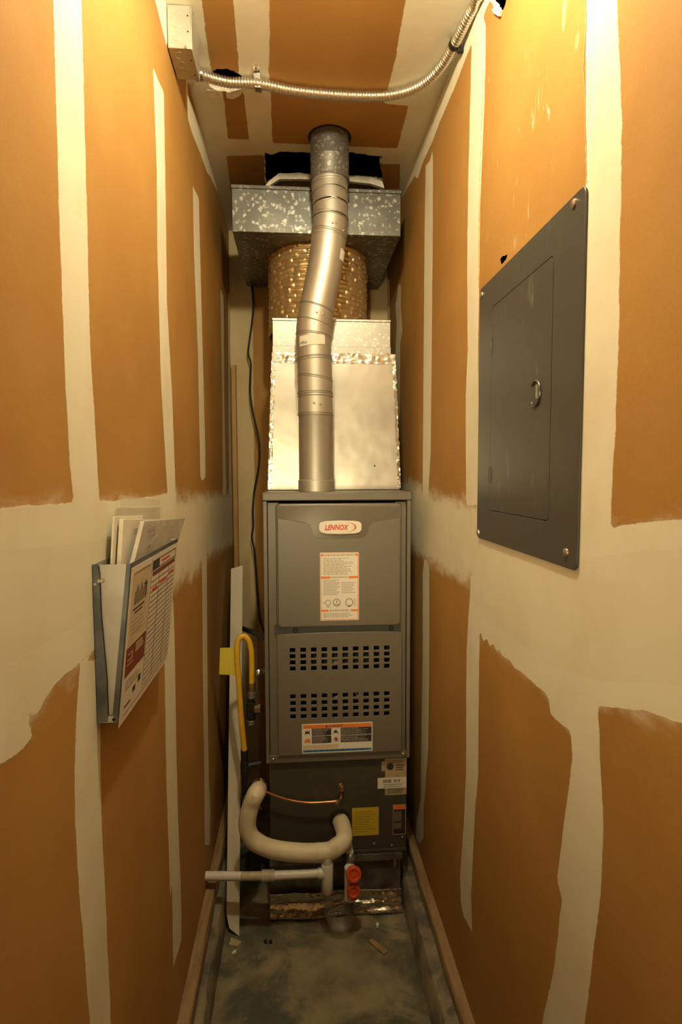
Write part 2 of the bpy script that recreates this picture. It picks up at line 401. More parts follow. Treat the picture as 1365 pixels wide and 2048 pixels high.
def sheet(name, fn, u0, u1, v0, v1, step, holes=(), hard=(), soft=(), smear=(), invert=False, m=M_WALL):
    nu, nv = int(round((u1-u0)/step)), int(round((v1-v0)/step))
    U = np.linspace(u0, u1, nu+1); V = np.linspace(v0, v1, nv+1)
    gu, gv = np.meshgrid(U, V, indexing='ij'); P = np.stack([gu.ravel(), gv.ravel()], 1)
    idx = lambda i, j: i*(nv+1)+j
    used = np.zeros((nu, nv), int)-1
    for h, hole in enumerate(holes):
        q = np.array(hole); lo = q.min(0)-step*1.2; hi = q.max(0)+step*1.2
        i0, i1 = max(0, int((lo[0]-u0)/step)), min(nu, int(math.ceil((hi[0]-u0)/step)))
        j0, j1 = max(0, int((lo[1]-v0)/step)), min(nv, int(math.ceil((hi[1]-v0)/step)))
        used[i0:i1, j0:j1] = h
    faces = [(idx(i, j), idx(i+1, j), idx(i+1, j+1), idx(i, j+1)) for i in range(nu) for j in range(nv) if used[i, j] < 0]
    extra = []
    for h, hole in enumerate(holes):
        cells = np.argwhere(used == h); i0, j0 = cells.min(0); i1, j1 = cells.max(0)+1
        ids = [idx(i, j) for i in range(i0, i1+1) for j in range(j0, j1+1)]
        d = sdf(P[ids], hole); ids = [k for k, x in zip(ids, d) if x < -step*0.25]
        base = len(P)+len(extra); extra += [tuple(p) for p in hole]
        gl = ids+list(range(base, base+len(hole)))
        vv = [Vector(P[k]) for k in ids]+[Vector(p) for p in hole]; k0 = len(ids); n = len(hole)
        r = delaunay_2d_cdt(vv, [(k0+i, k0+(i+1) % n) for i in range(n)], [], 0, 1e-6)
        vo, fo, og = r[0], r[2], r[3]
        cen = np.array([[sum(vo[k].x for k in f)/len(f), sum(vo[k].y for k in f)/len(f)] for f in fo])
        ins = sdf(cen, hole)
        mp = []
        for k in range(len(vo)):
            if og[k]: mp.append(gl[og[k][0]])
            else: mp.append(len(P)+len(extra)); extra.append(tuple(vo[k]))
        for f, x in zip(fo, ins):
            if x < 0: faces.append(tuple(mp[k] for k in f))
    if extra: P = np.vstack([P, np.array(extra)])
    me = bpy.data.meshes.new(name); me.from_pydata([fn(a, b, 0) for a, b in P.tolist()], [], faces); me.materials.append(m)
    for an, pl, inv in (('hard', hard, invert), ('soft', soft, False), ('smear', smear, False)):
        at = me.attributes.new(an, 'FLOAT', 'POINT')
        at.data.foreach_set('value', field(P, pl, inv).astype(np.float32))
    me.update()
    o = bpy.data.objects.new(name, me); COL.objects.link(o); o['kind'] = 'structure'; return o
def rim(fn, hole, depth, parent, lip=None):
    n = len(hole); vs = [fn(u, v, 0) for u, v in hole]
    vs += [fn(*(lip(u, v) if lip else (u, v)), depth) for u, v in hole]
    fs = [(i, (i+1) % n, n+(i+1) % n, n+i) for i in range(n)]
    return MB().add(vs, fs).build('gypsum_edge', M_GYP, parent, flat=True)

# joint compound outlines, metres on the wall planes (y, z)
LEFT_HARD = [
 [(0.7136,1.9211),(0.7082,1.6963),(0.7095,1.4955),(0.7153,1.3888),(0.7222,1.3429),(0.7203,1.3215),(0.8124,1.3142),(0.8146,1.3385),(0.8084,1.4246),(0.7981,1.5438),(0.8019,1.7719),(0.8055,1.9934),(0.8141,2.1111),(0.7125,2.0169)],
 [(0.7273,1.1424),(0.7160,1.1074),(0.7031,1.0514),(0.6960,1.0063),(0.6931,0.9554),(0.6998,0.8475),(0.7181,0.6640),(0.7289,0.4728),(0.8056,0.3748),(0.7951,0.5852),(0.7881,0.7934),(0.7831,0.8989),(0.7844,0.9578),(0.7911,1.0322),(0.8068,1.1160)],
 [(1.1942,2.1729),(1.1982,2.1343),(1.2068,1.9769),(1.1958,1.8264),(1.1995,1.5699),(1.2377,1.3233),(1.2392,1.2911),(1.3202,1.2854),(1.3184,1.3198),(1.3050,1.5433),(1.2722,1.7513),(1.2824,1.9429),(1.2883,2.1821),(1.2842,2.1866)],
 [(1.1845,1.1190),(1.1741,1.0171),(1.1664,0.8089),(1.1644,0.7458),(1.1743,0.4772),(1.1915,0.5021),(1.1868,0.3143),(1.2716,0.3030),(1.2804,0.3846),(1.2661,0.6194),(1.2648,0.7601),(1.2727,0.9864),(1.2690,1.1003)],
 [(1.6265,2.1606),(1.6225,1.9898),(1.6561,1.7283),(1.6575,1.3765),(1.6815,1.3591),(1.7467,1.3690),(1.7565,1.4521),(1.7321,1.9463),(1.7233,2.1688),(1.7152,2.1720)],
 [(1.6567,1.1460),(1.6340,0.8001),(1.6247,0.4917),(1.6116,0.3036),(1.7005,0.2436),(1.7226,0.3416),(1.7049,0.4474),(1.7142,0.7714),(1.7476,1.1331)],
 [(2.1773,2.0621),(2.1817,1.6570),(2.1498,1.3020),(2.2562,1.2982),(2.2423,1.6648),(2.2678,1.9739),(2.2644,2.0635)],
 [(1.5693,2.3545),(1.5705,2.3030),(1.6273,2.3007),(1.7756,2.3221),(1.8905,2.3322),(1.9558,2.3530),(2.1253,2.3887),(2.2977,2.4324),(2.1439,2.4341),(2.0193,2.4160),(1.8406,2.4072),(1.6060,2.3714),(1.5491,2.3540)],
 [(1.1866,2.3297),(1.3247,2.3091),(1.3934,2.3909),(1.3263,2.4643)],
 [(2.4160,2.1139),(2.3640,1.4784),(2.3458,1.0900),(2.4549,1.0765),(2.4929,1.4840),(2.5316,2.1705)],
 [(0.3871,1.3478),(0.5481,1.3458),(0.6076,1.3454),(0.7222,1.3429),(0.8947,1.3384),(1.0536,1.3360),(1.3202,1.3368),(1.3113,1.2519),(0.8894,1.2812),(0.7176,1.2909),(0.5448,1.3053),(0.3851,1.3222)],
 [(0.3732,1.1678),(0.5289,1.1109),(0.5468,1.1064),(0.5715,1.1055),(0.5876,1.1065),(0.5933,1.1091),(0.5841,1.1291),(0.5814,1.1354),(0.5920,1.1324),(0.6026,1.1252),(0.6122,1.1276),(0.6247,1.1334),(0.6510,1.1402),(0.6790,1.1417),(0.7272,1.1405),(0.7989,1.1413),(0.9410,1.1316),(0.9448,1.1722),(0.8032,1.1895),(0.6425,1.1943),(0.5363,1.2021),(0.3777,1.2265)],
]
LEFT_SOFT = [
 [(0.3872,1.3495),(0.5478,1.3421),(0.7216,1.3368),(0.8941,1.3323),(1.3192,1.3266),(2.5260,1.2997),(2.4951,1.0826),(2.0402,1.1008),(1.7083,1.1237),(1.5776,1.1114),(1.5008,1.1020),(1.4341,1.1207),(1.3309,1.1242),(1.2607,1.1188),(1.0692,1.1352),(0.9410,1.1316),(0.7989,1.1413),(0.7272,1.1405),(0.6792,1.1446),(0.6514,1.1458),(0.6252,1.1388),(0.5893,1.1268),(0.5484,1.1253),(0.3738,1.1757)],
]
RIGHT_HARD = [
 [(0.7932,2.1514),(0.7866,2.0181),(0.7828,1.8858),(0.7758,1.7702),(0.7829,1.5498),(0.7905,1.4103),(0.7839,1.2740),(0.6908,1.2919),(0.6915,1.3065),(0.6904,1.3745),(0.6868,1.4369),(0.6848,1.5287),(0.6895,1.7267),(0.6911,1.8003),(0.7099,1.9577),(0.7241,2.0863)],
 [(0.7868,1.0218),(0.7761,0.9590),(0.7817,0.9180),(0.7972,0.8468),(0.8140,0.7474),(0.7965,0.7285),(0.8159,0.6062),(0.8551,0.4674),(0.8953,0.2377),(0.7427,0.4249),(0.7225,0.6031),(0.6974,0.7705),(0.6887,0.8472),(0.6897,0.9153),(0.7041,1.0303),(0.7126,1.0744)],
 [(1.2864,2.3645),(1.3067,2.3363),(1.3089,2.2974),(1.3212,2.0352),(1.3228,1.8740),(1.3110,1.6633),(1.3223,1.5502),(1.3095,1.3157),(1.3013,1.3044),(1.2104,1.3091),(1.2340,1.6468),(1.2323,1.7753),(1.2325,1.9484),(1.2161,2.1096),(1.2091,2.2494),(1.2111,2.2991),(1.2249,2.3282)],
 [(1.2683,1.1448),(1.2703,1.0978),(1.2799,1.0486),(1.2922,0.9616),(1.2917,0.8407),(1.2849,0.6602),(1.3002,0.5264),(1.3245,0.3816),(1.3180,0.3215),(1.2960,0.3002),(1.2252,0.3160),(1.2304,0.3533),(1.2360,0.4014),(1.2147,0.6163),(1.1970,0.7079),(1.2002,0.8777),(1.1991,1.0242),(1.1976,1.1573)],
 [(1.7582,2.3070),(1.7672,2.1526),(1.7698,1.7620),(1.7719,1.3349),(1.7708,1.2954),(1.6892,1.2990),(1.6903,1.3367),(1.6680,1.4484),(1.6644,1.7394),(1.6609,2.0226),(1.6647,2.2639),(1.6720,2.3051),(1.7061,2.2940)],
 [(1.7444,1.1113),(1.7642,1.0587),(1.7569,0.8003),(1.7701,0.4860),(1.7728,0.3106),(1.8322,0.2052),(1.8383,0.1304),(1.7837,0.1529),(1.7331,0.2088),(1.7286,0.3035),(1.6731,0.5338),(1.6673,0.7842),(1.6766,1.0970),(1.7035,1.1143)],
 [(2.2195,2.1053),(2.2407,2.0741),(2.2852,2.0509),(2.2499,1.9695),(2.2816,1.8485),(2.2664,1.6332),(2.2269,1.3249),(2.1513,1.3266),(2.1782,1.6233),(2.1714,1.8128),(2.1726,1.8729),(2.1274,1.9084),(2.1650,2.0102),(2.1560,2.0700),(2.1770,2.0952)],
 [(1.2125,2.3335),(1.2346,2.3295),(1.2854,2.3377),(1.3049,2.3350),(1.4539,2.3309),(1.5853,2.3349),(1.6916,2.3298),(1.7862,2.3394),(1.8723,2.3277),(1.9197,2.3594),(2.0206,2.3768),(2.1131,2.3903),(2.1936,2.4102),(2.1334,2.4319),(1.8454,2.4317),(1.6737,2.4382),(1.5620,2.4310),(1.3618,2.3936),(1.2526,2.3725),(1.1745,2.3609),(1.1310,2.3254)],
 [(0.7771,1.2835),(0.6915,1.3065),(0.6609,1.3137),(0.6121,1.3226),(0.5580,1.3290),(0.4037,1.3517),(0.4016,1.3135),(0.5563,1.2969),(0.6898,1.2728),(0.7756,1.2535)],
 [(1.2058,1.0200),(1.1893,1.0314),(1.1754,1.0167),(1.1502,1.0295),(1.1342,1.0194),(1.1106,1.0307),(1.0957,1.0229),(1.0763,1.0310),(1.0622,1.0214),(1.0232,1.0263),(0.9983,1.0195),(0.9635,1.0233),(0.9266,1.0232),(0.9002,1.0227),(0.8714,1.0228),(0.8564,1.0164),(0.8484,0.9969),(0.8175,0.9968),(0.7856,0.9982),(0.7115,1.0543),(0.7060,1.0689),(0.6710,1.0815),(0.6100,1.1040),(0.5467,1.1173),(0.3923,1.1486),(0.3953,1.2024),(0.5488,1.1565),(0.7077,1.1035),(0.8555,1.0736),(1.0253,1.0737),(1.2077,1.0665)],
 [(2.4867,2.2130),(2.4634,1.4829),(2.4102,1.4806),(2.4207,2.1911)],
]
RIGHT_SOFT = [
 [(2.2271,1.3388),(1.9357,1.3571),(1.7437,1.3309),(1.5576,1.3160),(1.3018,1.3184),(1.0883,1.3156),(0.7775,1.2927),(0.6606,1.3076),(0.5577,1.3228),(0.4034,1.3460),(0.3925,1.1525),(0.5470,1.1225),(0.7062,1.0736),(0.7860,1.0070),(0.8716,1.0268),(1.0764,1.0340),(1.2063,1.0311),(1.2673,1.1171),(1.4228,1.1071),(1.5510,1.1118),(1.7515,1.1134),(1.9043,1.1083),(2.1676,1.0838)],
]
RIGHT_SMEAR = [
 [(1.2354,2.3511),(0.7955,2.0896),(0.7768,1.7641),(0.8879,1.7647),(1.2293,1.7838)],
 [(2.1363,2.0964),(1.7291,1.9902),(1.7472,1.4518),(2.1214,1.3743)],
]
H_SMALL = jag([(1.1057,1.7912),(1.0924,1.7938),(1.0662,1.7867),(1.0736,1.7812),(1.0971,1.7786)], 0.004, 0.001, 5)
H_WALL = jag([(1.2342,2.3998),(1.1881,2.3319),(1.1695,2.3098),(1.1515,2.2883),(1.1284,2.2631),(1.1094,2.2540),(1.0940,2.2563),(1.0976,2.2804),(1.1609,2.3777),(1.2421,2.4361)], 0.006, 0.002, 3)
H_ROUND = jag([(0.0521,1.5520),(0.0685,1.5345),(0.0902,1.5221),(0.1126,1.5223),(0.1323,1.5370),(0.1475,1.5505),(0.1502,1.5787),(0.1377,1.6011),(0.1049,1.6115),(0.0737,1.6078),(0.0550,1.5915)], 0.006, 0.0025, 4)
H_OPEN = jag([(0.1796,1.8909),(0.2061,1.9003),(0.2305,1.8816),(0.3572,1.8808),(0.4520,1.8682),(0.5012,1.8788),(0.5605,1.8860),(0.5564,1.9246),(0.5718,1.9826),(0.5870,2.0478),(0.5419,2.0408),(0.4682,2.0394),(0.3638,2.0402),(0.2947,2.0419),(0.2241,2.0437),(0.2004,2.0792),(0.1744,2.1089)], 0.008, 0.003, 6)
CEIL_PAPER = [
 [(0.2308,1.2080),(0.2254,1.3043),(0.2144,1.5165),(0.2096,1.8157),(0.2102,1.8367),(0.3554,1.8368),(0.5991,1.8380),(0.5962,1.7296),(0.5941,1.6293),(0.5235,1.6259),(0.5255,1.5451),(0.5263,1.4451),(0.5182,1.2824),(0.5118,1.1869)],
 [(0.0830,1.2191),(0.0781,1.3153),(0.0684,1.5185),(0.0743,1.5467),(0.0964,1.5731),(0.1356,1.5422),(0.1376,1.5222),(0.1469,1.3101),(0.1524,1.2139)],
 [(0.0873,1.5833),(0.0856,1.6332),(0.0743,1.8256),(0.1379,1.8236),(0.1418,1.6290),(0.1401,1.5891)],
 [(0.0584,1.9197),(0.1708,1.9058),(0.2050,1.9264),(0.1978,2.1002),(0.0485,2.1180)],
 [(0.5287,1.9029),(0.5689,1.9298),(0.6248,1.9257),(0.6492,2.0676),(0.5429,2.0753)],
 [(0.1242,2.0312),(0.6357,1.9941),(0.6531,2.0886),(0.0362,2.1332)],
]
wl = sheet('wall_left', SX, Y0, YB, 0.10, ZC, 0.008, hard=LEFT_HARD, soft=LEFT_SOFT)
wr = sheet('wall_right', lambda u, v, w: (XR+w, u, v), Y0, YB, 0.09, ZC, 0.008, holes=[H_WALL, H_SMALL], hard=RIGHT_HARD, soft=RIGHT_SOFT, smear=RIGHT_SMEAR)
wb = sheet('wall_back', lambda u, v, w: (u, YB+w, v), 0.0, XR, 0.0, ZC, 0.012, hard=[[(-0.1, 0), (0.097, 0), (0.093, 1.2), (0.097, 2.6), (-0.1, 2.6)], [(0.60, -0.1), (0.8, -0.1), (0.8, 2.6), (0.60, 2.6)]], m=M_WALLB)
ce = sheet('ceiling', lambda u, v, w: (u, v, ZC+w), 0.0, XR, Y0, YB, 0.008, holes=[H_ROUND, H_OPEN], hard=CEIL_PAPER, invert=True)
wf = sheet('wall_front', lambda u, v, w: (u, Y0+w, v), 0.0, XR, 2.03, ZC, 0.02)
fl = MB().box(-0.05, XR+0.05, Y0-0.05, YB+0.05, -0.06, 0.0).build('floor', M_FLOOR, kind='structure')
rim(lambda u, v, w: (XR+w, u, v), H_WALL, 0.014, wr)
rim(lambda u, v, w: (u, v, ZC+w), H_ROUND, 0.014, ce, lip=lambda u, v: (u, v-0.012 if v > 1.575 else v))
rim(lambda u, v, w: (u, v, ZC+w), H_OPEN, 0.016, ce, lip=lambda u, v: (u, v))
# dark joist space above the ceiling
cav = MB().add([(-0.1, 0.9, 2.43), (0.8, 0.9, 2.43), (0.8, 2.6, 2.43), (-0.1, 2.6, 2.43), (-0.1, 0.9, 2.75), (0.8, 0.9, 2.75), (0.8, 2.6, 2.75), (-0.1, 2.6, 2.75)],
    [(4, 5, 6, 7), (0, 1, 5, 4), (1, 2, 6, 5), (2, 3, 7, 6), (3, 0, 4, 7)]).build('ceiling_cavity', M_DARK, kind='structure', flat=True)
fk = MB()
fk.prism([(0.1701,2.3538),(0.1941,2.3794),(0.2249,2.4035),(0.2520,2.4029),(0.2946,2.4077),(0.3287,2.4007),(0.3716,2.4023),(0.4490,2.3985),(0.5010,2.4037),(0.5514,2.4006),(0.5810,2.3866),(0.5863,2.3668),(0.5392,2.3801),(0.4559,2.3855),(0.3629,2.3871),(0.2945,2.3863),(0.2247,2.3837),(0.1905,2.3611)], FX, 2.020, 2.034)
fk.build('torn_drywall_strip', M_GYP, None, flat=True, label='broken cream strip of gypsum hanging at the far edge of the ceiling opening', cat='drywall scrap')
for sp in ([(0.7899,2.0335),(0.7859,1.9788),(0.7891,1.9356),(0.7847,1.9000),(0.7813,1.8586),(0.7765,1.8166),(0.7769,1.7971),(0.7730,1.7714)], [(1.2214,2.2212),(1.2255,2.1636),(1.2276,2.1346),(1.2318,2.0759),(1.2335,2.0357),(1.2340,1.9636),(1.2353,1.9120),(1.2358,1.8388),(1.2334,1.7799)]):
    rn = random.Random(3); pp_ = smooth_path([(XR-0.0004, y, z) for y, z in sp], 0.006)
    MB().tube([p+Vector((0, rn.uniform(-0.0010, 0.0010), 0)) for p in pp_], [rn.choice((0.0004, 0.0008, 0.0012)) for p in pp_], 6).build('cut_seam', M_LATH, wr)
# torn plaster flakes hanging at the far side of the round hole
fk = MB()
for a in ([(0.0456,1.6020),(0.0636,1.6046),(0.0741,1.6238),(0.0639,1.6307),(0.0495,1.6196)], [(0.0747,1.6097),(0.0790,1.6174),(0.0839,1.6312),(0.0790,1.6275)], [(0.0939,1.6143),(0.1454,1.5887),(0.1312,1.6135),(0.1109,1.6293),(0.0965,1.6262)]):
    fk.prism(a, lambda u, v, w: (u, v, w), ZC-0.006, ZC-0.0005)
fk.build('torn_gypsum_flake', M_GYP, ce, flat=True)
fk = MB()
fk.prism([(1.1603,2.2951),(1.1400,2.2804),(1.1255,2.2601),(1.1093,2.2530),(1.1170,2.2481),(1.1310,2.2615),(1.1483,2.2784)], lambda u, v, w: (w, u, v), XR-0.006, XR-0.0005)
fk.build('torn_gypsum_flake', M_GYP, wr, flat=True)

# sill plates and concrete curbs
def rough_bar(prof, y0, y1, amp, seed, n=60):
    rnd = random.Random(seed); mb = MB(); vs = []; k = len(prof)
    for i in range(n+1):
        y = y0+(y1-y0)*i/n
        for x, z in prof: vs.append((x+rnd.uniform(-amp, amp), y, z+rnd.uniform(-amp, amp)))
    fs = [(i*k+j, i*k+(j+1) % k, (i+1)*k+(j+1) % k, (i+1)*k+j) for i in range(n) for j in range(k)]
    fs += [tuple(range(k)), tuple(n*k+j for j in range(k))]
    return mb.add(vs, fs)
rough_bar([(-0.012, 0.115), (0.026, 0.115), (0.027, 0.160), (0.024, 0.165), (-0.012, 0.166)], Y0, YB, 0.0012, 1).build('trim_1', M_WOOD, kind='structure')
rough_bar([(-0.03, -0.01), (0.049, -0.01), (0.045, 0.094), (0.040, 0.101), (-0.03, 0.102)], Y0, YB, 0.0014, 2, 90).build('baseboard_left', M_CURB, kind='structure')
rough_bar([(XR+0.012, 0.085), (0.646, 0.085), (0.645, 0.113), (0.648, 0.118), (XR+0.012, 0.119)], Y0, YB, 0.0012, 3).build('trim_2', M_WOOD, kind='structure')
rough_bar([(XR+0.03, -0.01), (0.600, -0.01), (0.609, 0.072), (0.615, 0.081), (XR+0.03, 0.082)], Y0, YB, 0.0014, 4, 90).build('baseboard_right', M_CURB, kind='structure')

# ------------------------------------------------------------------ furnace
fu = thing('furnace', (XF+0.222, YF+0.35, 0.497), 'brown-grey upright gas furnace with two door panels and a badge', 'furnace')
B0 = 0.4962
b = MB()
b.box(XF, XF+0.0115, YF, YF+0.71, B0, 1.2995); b.box(XF2-0.0115, XF2, YF, YF+0.71, B0, 1.2995)
b.box(XF+0.0115, XF2-0.0115, YF+0.70, YF+0.71, B0, 1.2995)
b.build('cabinet', M_FURN, fu, 0.0015)
b = MB()
b.box(XF+0.013, XF+0.046, YF+0.010, YF+0.020, B0+0.024, 1.294); b.box(XF2-0.046, XF2-0.013, YF+0.010, YF+0.020, B0+0.024, 1.294)
b.build('inner_flange', M_FURN, fu, 0.001)
MB().box(XF+0.0115, XF2-0.0115, YF+0.001, YF+0.02, B0, 0.520).build('bottom_rail', M_FURN, fu, 0.0015)
MB().box(XF+0.030, XF2-0.030, YF+0.004, YF+0.02, 0.893, 0.924).build('mid_rail', M_FURND, fu, 0.001)
MB().box(XF+0.0115, XF2-0.0115, YF+0.16, YF+0.17, B0, 1.2995).build('inner_bulkhead', M_DARK, fu)
MB().box(XF-0.002, XF2+0.002, YF-0.004, YF+0.712, 1.2992, 1.3247).build('lid', M_FURN, fu, 0.003)
def bulged(poly, y_back, y_front, inset, name, extra=None):
    cx = sum(p[0] for p in poly)/len(poly); cz = sum(p[1] for p in poly)/len(poly)
    xs = [p[0] for p in poly]; zs = [p[1] for p in poly]; hx = (max(xs)-min(xs))/2; hz = (max(zs)-min(zs))/2
    m = MB(); n = len(poly); vs = []
    for k, (fr, ins) in enumerate(((0, 0), (0.55, 0.02), (0.85, 0.3), (1.0, 1.0))):
        y = y_back+(y_front-y_back)*fr
        for u, v in poly: vs.append((cx+(u-cx)*(1-ins*inset/hx), y, cz+(v-cz)*(1-ins*inset/hz)))
    fs = [(k*n+i, k*n+(i+1) % n, (k+1)*n+(i+1) % n, (k+1)*n+i) for k in range(3) for i in range(n)]
    fs += [tuple(3*n+i for i in range(n))]
    return m.add(vs, fs)
DY = YF-0.008
ud = bulged(rrect(0.2113, 0.5906, 0.9165, 1.2915, 0.012), YF+0.012, DY, 0.006, 'x').build('upper_door', M_FURN, fu)
lower = [(0.2165, 1.2495), (0.2165, 0.929), (0.2240, 0.9215), (0.5780, 0.9215), (0.5855, 0.929), (0.5855, 1.2495),
         (0.503, 1.2345), (0.492, 1.226), (0.486, 1.203), (0.478, 1.190), (0.462, 1.1865), (0.345, 1.1865), (0.329, 1.190), (0.321, 1.203), (0.314, 1.226), (0.303, 1.2345)]
m_ = MB(); n_ = len(lower); cx_, cz_ = 0.40, 1.07
vs_ = [(u, DY+0.001, v) for u, v in lower]+[(cx_+(u-cx_)*0.988, DY-0.0028, cz_+(v-cz_)*0.988-0.0005) for u, v in lower]
tri_ = tessellate_polygon([[Vector((u, v, 0)) for u, v in lower]])
m_.add(vs_, [tuple(n_+i for i in t) for t in tri_]+[(i, (i+1) % n_, n_+(i+1) % n_, n_+i) for i in range(n_)])
m_.build('stamped_field', M_FURN, ud)
# badge
W0 = DY
bz = [(0.3400, 1.2130), (0.3403, 1.2290), (0.3455, 1.2355), (0.3600, 1.2385), (0.4040, 1.2400), (0.4480, 1.2385), (0.4620, 1.2355), (0.4675, 1.2290), (0.4675, 1.2120), (0.4620, 1.2045), (0.4480, 1.2005), (0.4040, 1.1990), (0.3600, 1.2008), (0.3455, 1.2050)]
bd = MB().prism(bz, FX, W0, W0-0.0045).build('badge', M_WHITE, fu, 0.0012)
text_mb('LENNOX', 0.02, FX, 0.3565, 1.2115, W0, W0-0.0049, shear=0.35, bold=0.035, width=0.0730, height=0.0165).build('lettering', M_REDINK, bd, flat=True)
sw = MB(); A = []
for k in range(33):
    t = math.radians(140-k*(140+105)/32)
    wd = 0.0008+0.0040*max(0, math.cos(t*0.8))**2*(0.35+0.65*(math.cos(t) > 0.2))
    cx, cz = 0.4170, 1.2198
    A.append(((cx+0.0345*math.cos(t), cz+0.0155*math.sin(t)), (cx+(0.0345-wd)*math.cos(t), cz+(0.0155-wd*0.35)*math.sin(t))))
sw.add([(p[0], W0-0.0049, p[1]) for a in A for p in a], [(2*i, 2*i+2, 2*i+3, 2*i+1) for i in range(32)])
sw.build('swoosh', M_REDINK, bd, flat=True)
# instruction sheet label on the upper door
LY = DY-0.0028
lb = MB().prism(rrect(0.3424, 0.4590, 0.9385, 1.1442, 0.003), FX, LY+0.0002, LY-0.0007).build('instruction_label', M_WHITE, fu)
u0, u1, v0, v1 = 0.3424, 0.4590, 0.9385, 1.1442
q = MB()
rects(q, FX, [(u0+0.003, u0+0.012, v1-0.011, v1-0.005), (u1-0.012, u1-0.003, v1-0.011, v1-0.005),
    (u0+0.003, u0+0.031, 1.0655, 1.0725), (u1-0.031, u1-0.003, 1.0655, 1.0725), (u0+0.003, u0+0.025, 0.9655, 0.9715), (u1-0.024, u1-0.003, 0.9655, 0.9715),
    (u0+0.0015, u0+0.0035, v0+0.003, v1-0.003), (u1-0.0035, u1-0.0015, v0+0.003, v1-0.003), (u0+0.003, u1-0.003, v1-0.0035, v1-0.002), (u0+0.003, u1-0.003, v0+0.002, v0+0.0035)], LY-0.0007, LY-0.0009)
q.build('orange_print', M_ORANGE, lb, flat=True)
q = MB()
R_ = para(u0+0.014, u1-0.014, 1.1325, 1.1392, 1, 0.6, 0.05)+para(u0+0.009, u1-0.008, 1.0760, 1.1290, 13, 0.5, 0.45)+para(u0+0.034, u1-0.034, 1.0660, 1.0725, 1, 0.6, 0.05)
R_ += para(u0+0.009, u0+0.060, 1.0150, 1.0630, 12, 0.5, 0.25)+para(u0+0.064, u1-0.008, 1.0200, 1.0560, 7, 0.45, 0.3)
R_ += para(u0+0.028, u1-0.027, 0.9655, 0.9715, 1, 0.6, 0.05)+para(u0+0.009, u1-0.018, 0.9475, 0.9620, 4, 0.5, 0.25)
rects(q, FX, R_, LY-0.0007, LY-0.0009)
q.build('fine_print', M_GREYINK, lb, flat=True)
q = MB()
for cx, r in ((0.366, 0.009), (0.392, 0.012), (0.430, 0.0125)):
    o_ = ellipse(cx, 0.993, r, r*1.05, 20); i_ = ellipse(cx, 0.993, r*0.72, r*0.74, 20); q.ring(o_, i_, FX, LY-0.0007, LY-0.0009)
rects(q, FX, [(0.352, 0.356, 0.990, 0.994), (0.361, 0.371, 0.979, 0.982), (0.390, 0.395, 0.992, 0.999), (0.384, 0.400, 0.986, 0.989), (0.426, 0.434, 0.979, 0.982)]+para(0.443, 0.452, 0.982, 1.004, 7, 0.4, 0.2), LY-0.0007, LY-0.0009)
q.build('diagram', M_GREYINK, lb, flat=True)
# round black openings below the upper door, screws at the bottom
for x in (0.268, 0.560):
    MB().lathe([(0.0, 0.001), (0.0075, 0.001), (0.0085, 0.0), (0.0085, -0.004)], (x, YF+0.003, 0.9065), (0, -1, 0), 20).build('black_knob', M_BLACK, fu)
for x in (0.1965, 0.598):
    MB().lathe([(0.0045, 0), (0.0045, 0.0025), (0.003, 0.004)], (x, YF+0.001, 0.509), (0, -1, 0), 12).build('screw', M_SCREW, fu)

# lower door with two fields of punched vents
x0, x1, z0, z1 = 0.213, 0.592, 0.5225, 0.8975
cols = [0.2501+i*0.0319 for i in range(10)]
rows = [0.8552-i*0.0190 for i in range(4)]+[0.7122-i*0.0208 for i in range(4)]
HW, HH = 0.0166, 0.0128
xs = sorted([x0, x1]+[a for c in cols for a in (c, c+HW)]); zs = sorted([z0, z1]+[a for r in rows for a in (r, r-HH)])
def is_hole(xa, za): return any(abs(xa-c) < 1e-6 for c in cols) and any(abs(za-(r-HH)) < 1e-6 for r in rows)
def arch(x): return 0.004*(1-((x-(x0+x1)/2)/((x1-x0)/2))**2)
m_ = MB(); nx, nz = len(xs), len(zs); YD = YF-0.006; TH = 0.006
pt = lambda i, j, y: (xs[i], y-0.0015*(1-((xs[i]-0.4)/0.19)**2), zs[j]+(arch(xs[i]) if j == nz-1 else 0))
vs = [pt(i, j, YD) for i in range(nx) for j in range(nz)]+[pt(i, j, YD+TH) for i in range(nx) for j in range(nz)]
N_ = nx*nz; fs = []
cell = lambda i, j: 0 <= i < nx-1 and 0 <= j < nz-1 and not is_hole(xs[i], zs[j])
for i in range(nx-1):
    for j in range(nz-1):
        a, b_, c, d = i*nz+j, (i+1)*nz+j, (i+1)*nz+j+1, i*nz+j+1
        if cell(i, j):
            fs += [(a, b_, c, d), (N_+a, N_+d, N_+c, N_+b_)]
            for (di, dj, e) in ((-1, 0, (a, d)), (1, 0, (b_, c)), (0, -1, (a, b_)), (0, 1, (d, c))):
                if not cell(i+di, j+dj): fs.append((e[0], e[1], N_+e[1], N_+e[0]))
ld = m_.add(vs, fs).build('lower_door', M_FURN, fu)
bv = ld.modifiers.new('bevel', 'BEVEL'); bv.width = 0.0012; bv.segments = 2; bv.limit_method = 'ANGLE'; bv.angle_limit = 1.0
MB().box(x0+0.004, x1-0.004, YD+TH, YF+0.012, z0+0.004, z0+0.010).build('door_hem', M_FURN, ld)
# what shows dimly through the vents
MB().box(0.300, 0.520, YF+0.07, YF+0.15, 0.745, 0.815).build('burner_box', M_IRON, fu, 0.002)
MB().box(0.378, 0.415, YF+0.05, YF+0.075, 0.782, 0.796).build('gas_valve', M_WHITE, fu, 0.002)
MB().tube([(0.38, YF+0.06, 0.665), (0.41, YF+0.05, 0.690), (0.45, YF+0.05, 0.700), (0.47, YF+0.07, 0.66)], 0.003).build('wire', M_WHITE, fu)
